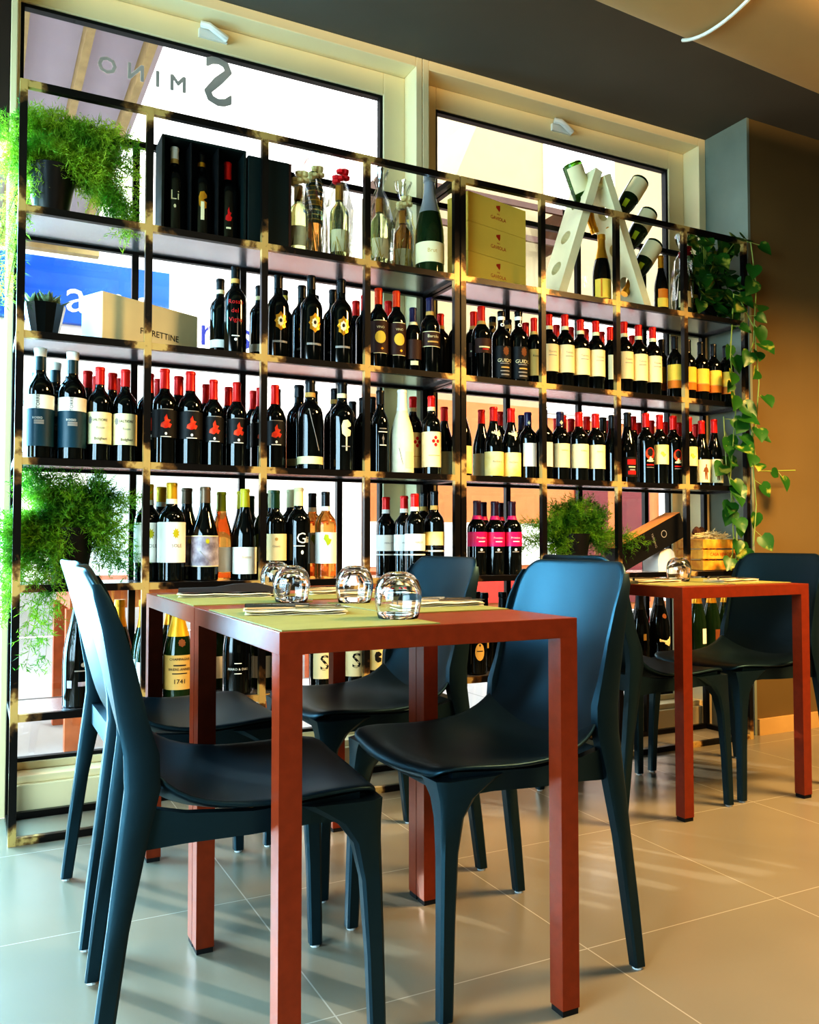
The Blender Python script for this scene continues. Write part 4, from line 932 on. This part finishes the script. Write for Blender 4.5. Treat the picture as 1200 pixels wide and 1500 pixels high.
t = MB(); flat_text(t, 'FERRETTINE', .03, (.225, -.0008, .06), (1, 0, 0), (0, 0, 1)); t.build('print', K['ink'], lc, fix=False)

# fourth shelf: leaning black box, paper bag, crate
bb = thing('wine_box', 'long black box leaning aslant on the fourth shelf, white ring emblem', 'box', (2.47, 2.93, zr(3) + .001))
ang = math.radians(23.5); ex, ez = Vector((math.cos(ang), 0, math.sin(ang))), Vector((-math.sin(ang), 0, math.cos(ang)))
MB().obox(ex * .20 + ez * .055 + Vector((.03, 0, 0)), ex * .2, (0, .045, 0), ez * .055).build('box_body', mat('black_box_card', srgb(18, 17, 16), .5), bb)
MB().obox(ex * .20 + ez * .1115 + Vector((.03, 0, 0)), ex * .2, (0, .045, 0), ez * .0012).build('box_lid', mat('kraft_card', srgb(196, 130, 70), .7), bb)
t = MB(); o0 = ex * .21 + ez * .055 + Vector((.03, -.0456, 0)); flat_text(t, 'TERNING', .016, o0, ez * -1, ex)
t2 = ex * .275 + ez * .06 + Vector((.03, -.0456, 0)); rg = [t2 + (ex * math.cos(a * PI / 8) + ez * math.sin(a * PI / 8)) * r for r in (.017, .013) for a in range(16)]
t.add(rg, [(i, (i + 1) % 16, 16 + (i + 1) % 16, 16 + i) for i in range(16)]); t.build('print', K['grey'], bb, fix=False)
pb = thing('paper_bag', 'crumpled pale paper bag under the leaning black box', 'bag', (2.765, 2.955, zr(3)))
m = MB(); m.sweep([[Vector((sx * w, sy * .05, z)) for sx, sy in ((-1, -1), (1, -1), (1, 1), (-1, 1))] for w, z in ((.05, 0), (.052, .05), (.04, .085), (.02, .10))]); m.build('bag_body', mat('pale_paper', srgb(236, 234, 226), .8), pb)
WK = mat('yellow_crate_wood', srgb(226, 172, 66), .6, col2=srgb(200, 130, 40), vscale=25)
cr = thing('wooden_crate', 'small yellow slatted crate with straw on the fourth shelf', 'crate', (2.95, 2.872, zr(3)))
for z in (.002, .052, .100):
    m = MB(); m.box(0, .245, 0, .012, z, z + .042); m.box(0, .245, .158, .17, z, z + .042); m.box(0, .012, .012, .158, z, z + .042); m.box(.233, .245, .012, .158, z, z + .042); m.build('slat_course', WK, cr, bevel=.002)
m = MB()
for x in (.012, .219):
    for y in (.013, .143): m.box(x, x + .014, y, y + .014, 0, .142)
m.build('corner_post', WK, cr)
MB().box(.012, .233, .012, .158, .003, .008).build('crate_floor', WK, cr)
t = MB(); flat_text(t, 'CASA VINICOLA', .022, (.122, -.0008, .073), (1, 0, 0), (0, 0, 1)); t.build('print', RINK, cr, fix=False)
m = MB()
for i in range(240):
    p = Vector((rnd.uniform(.03, .21), rnd.uniform(.03, .14), .12 + rnd.uniform(0, .05))); d = Vector((rnd.uniform(-1, 1), rnd.uniform(-1, 1), rnd.uniform(-.3, .4))).normalized() * .03; w = Vector((d.y, -d.x, 0)).normalized() * .0012
    m.add([p - d - w, p - d + w, p + d + w + Vector((0, 0, .006)), p + d - w], [(0, 1, 2, 3)])
m.build('straw_filling', mat('pale_straw', srgb(236, 220, 170), .8, translucent=.3), cr, fix=False)
for i, (x, y) in enumerate(((3.0, 2.96), (3.045, 2.975))):
    m = MB(); m.lathe([(0, 0), (.016, .006), (.022, .018), (.018, .032), (.008, .044), (0, .048)], 9); tag(m.build('pine_cone', mat('brown_cone', srgb(84, 52, 34), .8, var=.3, vscale=60), loc=(x, y, zr(3) + .155)), 'brown pine cone on the straw of the crate, %s' % ('toward the black box' if i == 0 else 'toward the brown wall'), 'pine cone')

# ------------------------------------------------------------------ plants
FERN = mat('fern_green', srgb(146, 186, 56), .6, col2=srgb(62, 128, 42), vscale=9, translucent=.6)
FERN_S = mat('fern_stem', srgb(90, 120, 50), .6)
FERN_LIT = mat('fern_backlit_green', srgb(204, 220, 84), .6, col2=srgb(92, 160, 50), vscale=9, translucent=.6)  # lit copy of the fern green, backlight put into the colour
def fern(label, loc, r0, r1, h, potm, targets, seed, tall=.14, size=1.25, fm=None):
    t = pot('asparagus_fern', label, loc, r0, r1, h, potm, 24, True)
    rr = random.Random(seed); st = MB(); lf_ = MB(); org = Vector(loc)
    for (x0, x1, y0, y1, z0, z1, n) in targets:
        for _ in range(n):
            e = Vector((rr.uniform(x0, x1), rr.uniform(y0, y1), rr.uniform(z0, z1))) - org
            a0 = Vector((rr.uniform(-.4, .4) * r1, rr.uniform(-.4, .4) * r1, h * .88))
            top = (a0 + e) * .5; top.z = max(a0.z, e.z) + rr.uniform(.3, 1) * tall * (.4 if e.z > a0.z else 1)
            if e.z > a0.z: top = a0 * .55 + e * .45 + Vector((0, 0, .5 * (e.z - a0.z)))
            N_ = 16; pts = []
            for i in range(N_ + 1):
                u = i / N_; pts.append(a0 * (1 - u) ** 2 + top * (2 * u * (1 - u)) + e * u * u)
            st.tube(pts, [.0014 * (1 - .6 * i / N_) for i in range(N_ + 1)], 4, cap=False)
            for i in range(3, N_ + 1):
                for _k in range(5):
                    d = (pts[i] - pts[i - 1]).normalized(); sd = Vector((rr.gauss(0, 1), rr.gauss(0, .8), rr.gauss(0, .7))); sd -= d * sd.dot(d); sd.normalize()
                    b0 = pts[i - 1].lerp(pts[i], rr.random()); bd = (sd + d * .7).normalized(); bl = rr.uniform(.02, .045) * size
                    for q in range(6):
                        p0 = b0 + bd * bl * (q + .5) / 6; nd = (bd * .7 + Vector((rr.gauss(0, .7), rr.gauss(0, .7), rr.gauss(0, .7)))).normalized(); L_ = rr.uniform(.011, .019) * size
                        w = nd.cross(Vector((rr.gauss(0, 1), rr.gauss(0, 1), rr.gauss(0, 1)))).normalized() * .0013 * size
                        lf_.add([p0 - w, p0 + w, p0 + nd * L_], [(0, 1, 2)])
    st.build('stem', FERN_S, t, fix=False); lf_.build('foliage', fm or FERN, t, fix=False)
    return t
PB = mat('dark_pot', srgb(36, 30, 28), .35, var=.1); PB2 = mat('black_pot', srgb(14, 14, 14), .5)
fern('feathery asparagus fern in a dark pot on the top shelf, trailing both ways', (.205, 2.955, zr(0)), .05, .078, .17, PB,
     [(.12, .30, 2.85, 3.02, 2.12, 2.28, 36), (.26, .48, 2.86, 3.0, 2.12, 2.27, 44), (.36, .48, 2.86, 3.0, 1.90, 2.08, 22), (.20, .36, 2.86, 2.95, 2.06, 2.16, 18), (.42, .47, 2.87, 2.92, 1.83, 1.95, 6), (-.01, .1, 2.86, 3.0, 2.04, 2.22, 12), (.02, .085, 2.86, 2.95, 1.55, 1.95, 6)], 11, fm=FERN_LIT)
fern('feathery asparagus fern in a black pot on the fourth shelf, behind the front chair', (.275, 2.955, zr(3)), .052, .075, .175, PB2,
     [(.12, .42, 2.88, 3.0, .98, 1.12, 30), (.06, .22, 2.84, 2.95, .72, .98, 22), (.02, .1, 2.84, 2.95, .66, .98, 22), (.34, .5, 2.86, 3.0, .8, 1.06, 16), (.14, .26, 2.79, 2.82, .52, .70, 9), (.36, .46, 2.87, 2.95, .79, .86, 6)], 12)
fern('feathery asparagus fern in a black pot on the fourth shelf, beside the leaning black box', (2.285, 2.965, zr(3)), .055, .078, .165, PB2,
     [(2.14, 2.42, 2.88, 3.02, .96, 1.07, 34), (2.12, 2.2, 2.86, 2.98, .8, .95, 10), (2.38, 2.62, 2.86, 3.0, .84, 1.06, 16), (1.9, 2.12, 2.92, 3.0, .84, .98, 5)], 13, .08)

POTH = mat('pothos_leaf', srgb(48, 98, 34), .35, col2=srgb(190, 182, 84), vscale=16, translucent=.25)
POTH.node_tree.nodes['Color Ramp'].color_ramp.elements[0].position = .58; POTH.node_tree.nodes['Color Ramp'].color_ramp.elements[1].position = .70
POTH_S = mat('pothos_stem', srgb(140, 150, 70), .5)
pt_ = pot('pothos', 'trailing variegated pothos at the wall end of the shelf', (3.075, 2.965, zr(0)), .05, .07, .14, PB2, 20, True)
rr = random.Random(5); lv = MB(); stx = MB(); O = Vector((3.075, 2.965, zr(0)))
HEART = [(0, 0), (.28, -.1), (.5, .08), (.55, .35), (.42, .65), (.2, .9), (0, 1.12), (-.2, .9), (-.42, .65), (-.55, .35), (-.5, .08), (-.28, -.1)]
def leaf(p, L_, dirv, nrm):
    d = dirv.normalized(); n = (nrm - d * nrm.dot(d)).normalized(); w = d.cross(n)
    c = [p - O + (d * y + w * x + n * (-.12 * y * y + .28 * abs(x))) * L_ for x, y in HEART]; mid = p - O + d * .5 * L_ - n * .03 * L_
    lv.add(c + [mid], [(i, (i + 1) % 12, 12) for i in range(12)])
def vine(pts, n, Ls):
    stx.tube([Vector(p) - O for p in pts], .0032, 6)
    for i in range(n):
        u = (i + rr.random() * .5) / n * (len(pts) - 1); k = min(int(u), len(pts) - 2); p = Vector(pts[k]).lerp(Vector(pts[k + 1]), u - k)
        d = Vector((rr.uniform(-.9, .9), rr.uniform(-.9, .1), rr.uniform(-1, .1))); q = p + d.normalized() * rr.uniform(.02, .05)
        stx.tube([p - O, q - O], .0014, 5); leaf(q, rr.uniform(*Ls), d + Vector((0, 0, -.4)), Vector((rr.uniform(-.5, .2), -1, rr.uniform(.0, .8))))
for i in range(105):
    p = Vector((rr.uniform(2.95, 3.19), rr.uniform(2.84, 3.0), rr.uniform(1.98, 2.33)))
    d = Vector((rr.uniform(-.8, .8), rr.uniform(-1, -.1), rr.uniform(-.9, .5))); stx.tube([Vector((0, 0, .13)), (p - O) * .6 + Vector((0, 0, .08)), p - O], .0018, 5)
    leaf(p, rr.uniform(.055, .085), d, Vector((rr.uniform(-.5, .3), -1, rr.uniform(.1, .9))))
V = lambda *a: [at_y(px, py, y) for px, py, y in a]
vine(V((1060, 345, 2.9), (1100, 355, 2.80), (1108, 420, 2.79), (1104, 500, 2.79), (1098, 520, 2.79)), 9, (.06, .09))
vine(V((1085, 440, 2.81), (1105, 480, 2.79), (1112, 560, 2.79), (1108, 620, 2.80), (1100, 650, 2.80)), 7, (.05, .075))
vine(V((1095, 590, 2.80), (1110, 690, 2.80), (1130, 690, 2.80), (1165, 689, 2.80)), 4, (.045, .07))
vine(V((1075, 430, 2.83), (1070, 520, 2.84), (1078, 600, 2.84), (1070, 700, 2.84), (1075, 790, 2.84), (1070, 850, 2.84)), 22, (.05, .085))
vine(V((1060, 610, 2.86), (1064, 680, 2.86), (1080, 760, 2.84), (1078, 840, 2.84)), 12, (.05, .085))
vine(V((1100, 640, 2.80), (1108, 740, 2.80), (1104, 800, 2.80)), 4, (.05, .075))
stx.build('stem', POTH_S, pt_, fix=False); lv.build('foliage', POTH, pt_, smooth='all', fix=False)

# ------------------------------------------------------------------ camera, light, look
cam = bpy.data.cameras.new('camera'); co = bpy.data.objects.new('camera', cam); COL.objects.link(co)
cam.sensor_fit = 'HORIZONTAL'; cam.sensor_width = 36; cam.lens = FOC / 1200 * 36; cam.clip_start = .05
co.location = (0, 0, CAM_H); co.rotation_euler = Matrix((RGT, UPV, -FWD)).transposed().to_euler()
SC.camera = co
wd = bpy.data.worlds.new('sky'); SC.world = wd; wd.use_nodes = True
bg = wd.node_tree.nodes['Background']; bg.inputs['Color'].default_value = (.90, .96, 1, 1); bg.inputs['Strength'].default_value = 5.0
def lamp(name, kind, loc, energy, col, rot=None, size=None, sy=None, aim=None):
    l = bpy.data.lights.new(name, kind); l.energy = energy; l.color = col
    if kind == 'AREA':
        l.size = size
        if sy: l.shape = 'RECTANGLE'; l.size_y = sy
    o = bpy.data.objects.new(name, l); COL.objects.link(o); o.location = loc
    if aim is not None: o.rotation_euler = (Vector(aim) - Vector(loc)).to_track_quat('-Z', 'Y').to_euler()
    return o
s = lamp('sun', 'SUN', (0, 8, 8), 3.2, (1, .95, .86), aim=Vector((0, 8, 8)) + Vector((.62, -1, -.52))); s.data.angle = .01
lamp('window_daylight', 'AREA', (-2.82, .6, 1.4), 330, (.45, .80, 1), size=3.6, sy=2.2, aim=(1.5, 1.2, .7))
lamp('added_door_fill', 'AREA', (-.40, 3.36, 1.25), 185, (.30, .72, 1), size=.85, sy=2.0, aim=(1.2, 1.5, .8))  # cool fill added outside the glass door to brighten the chair back
lamp('ceiling_lamp_warm', 'AREA', (3.4, .9, 2.85), 190, (1, .64, .26), size=.9, aim=(3.0, 1.2, 0))
lamp('ceiling_lamp_back', 'AREA', (1.6, -1.2, 2.85), 12, (1, .84, .62), size=.9, aim=(1.6, 0.2, 0))
for x in (.6, 1.7, 2.8): lamp('added_shelf_fill', 'AREA', (x, 1.25, 2.88), 28, (1, .80, .52), size=.25, aim=(x + .1, 2.95, 1.7))  # unseen warm lamps added to brighten window frames, labels and shelf
SC.view_settings.view_transform = 'Standard'
try: SC.view_settings.look = 'High Contrast'
except Exception: pass
SC.view_settings.exposure = 0.0
SC.cycles.max_bounces = 10; SC.cycles.transparent_max_bounces = 16; SC.cycles.transmission_bounces = 10
SC.cycles.caustics_reflective = False; SC.cycles.caustics_refractive = False
SC.cycles.use_denoising = True
SC.cycles.sample_clamp_indirect = 6
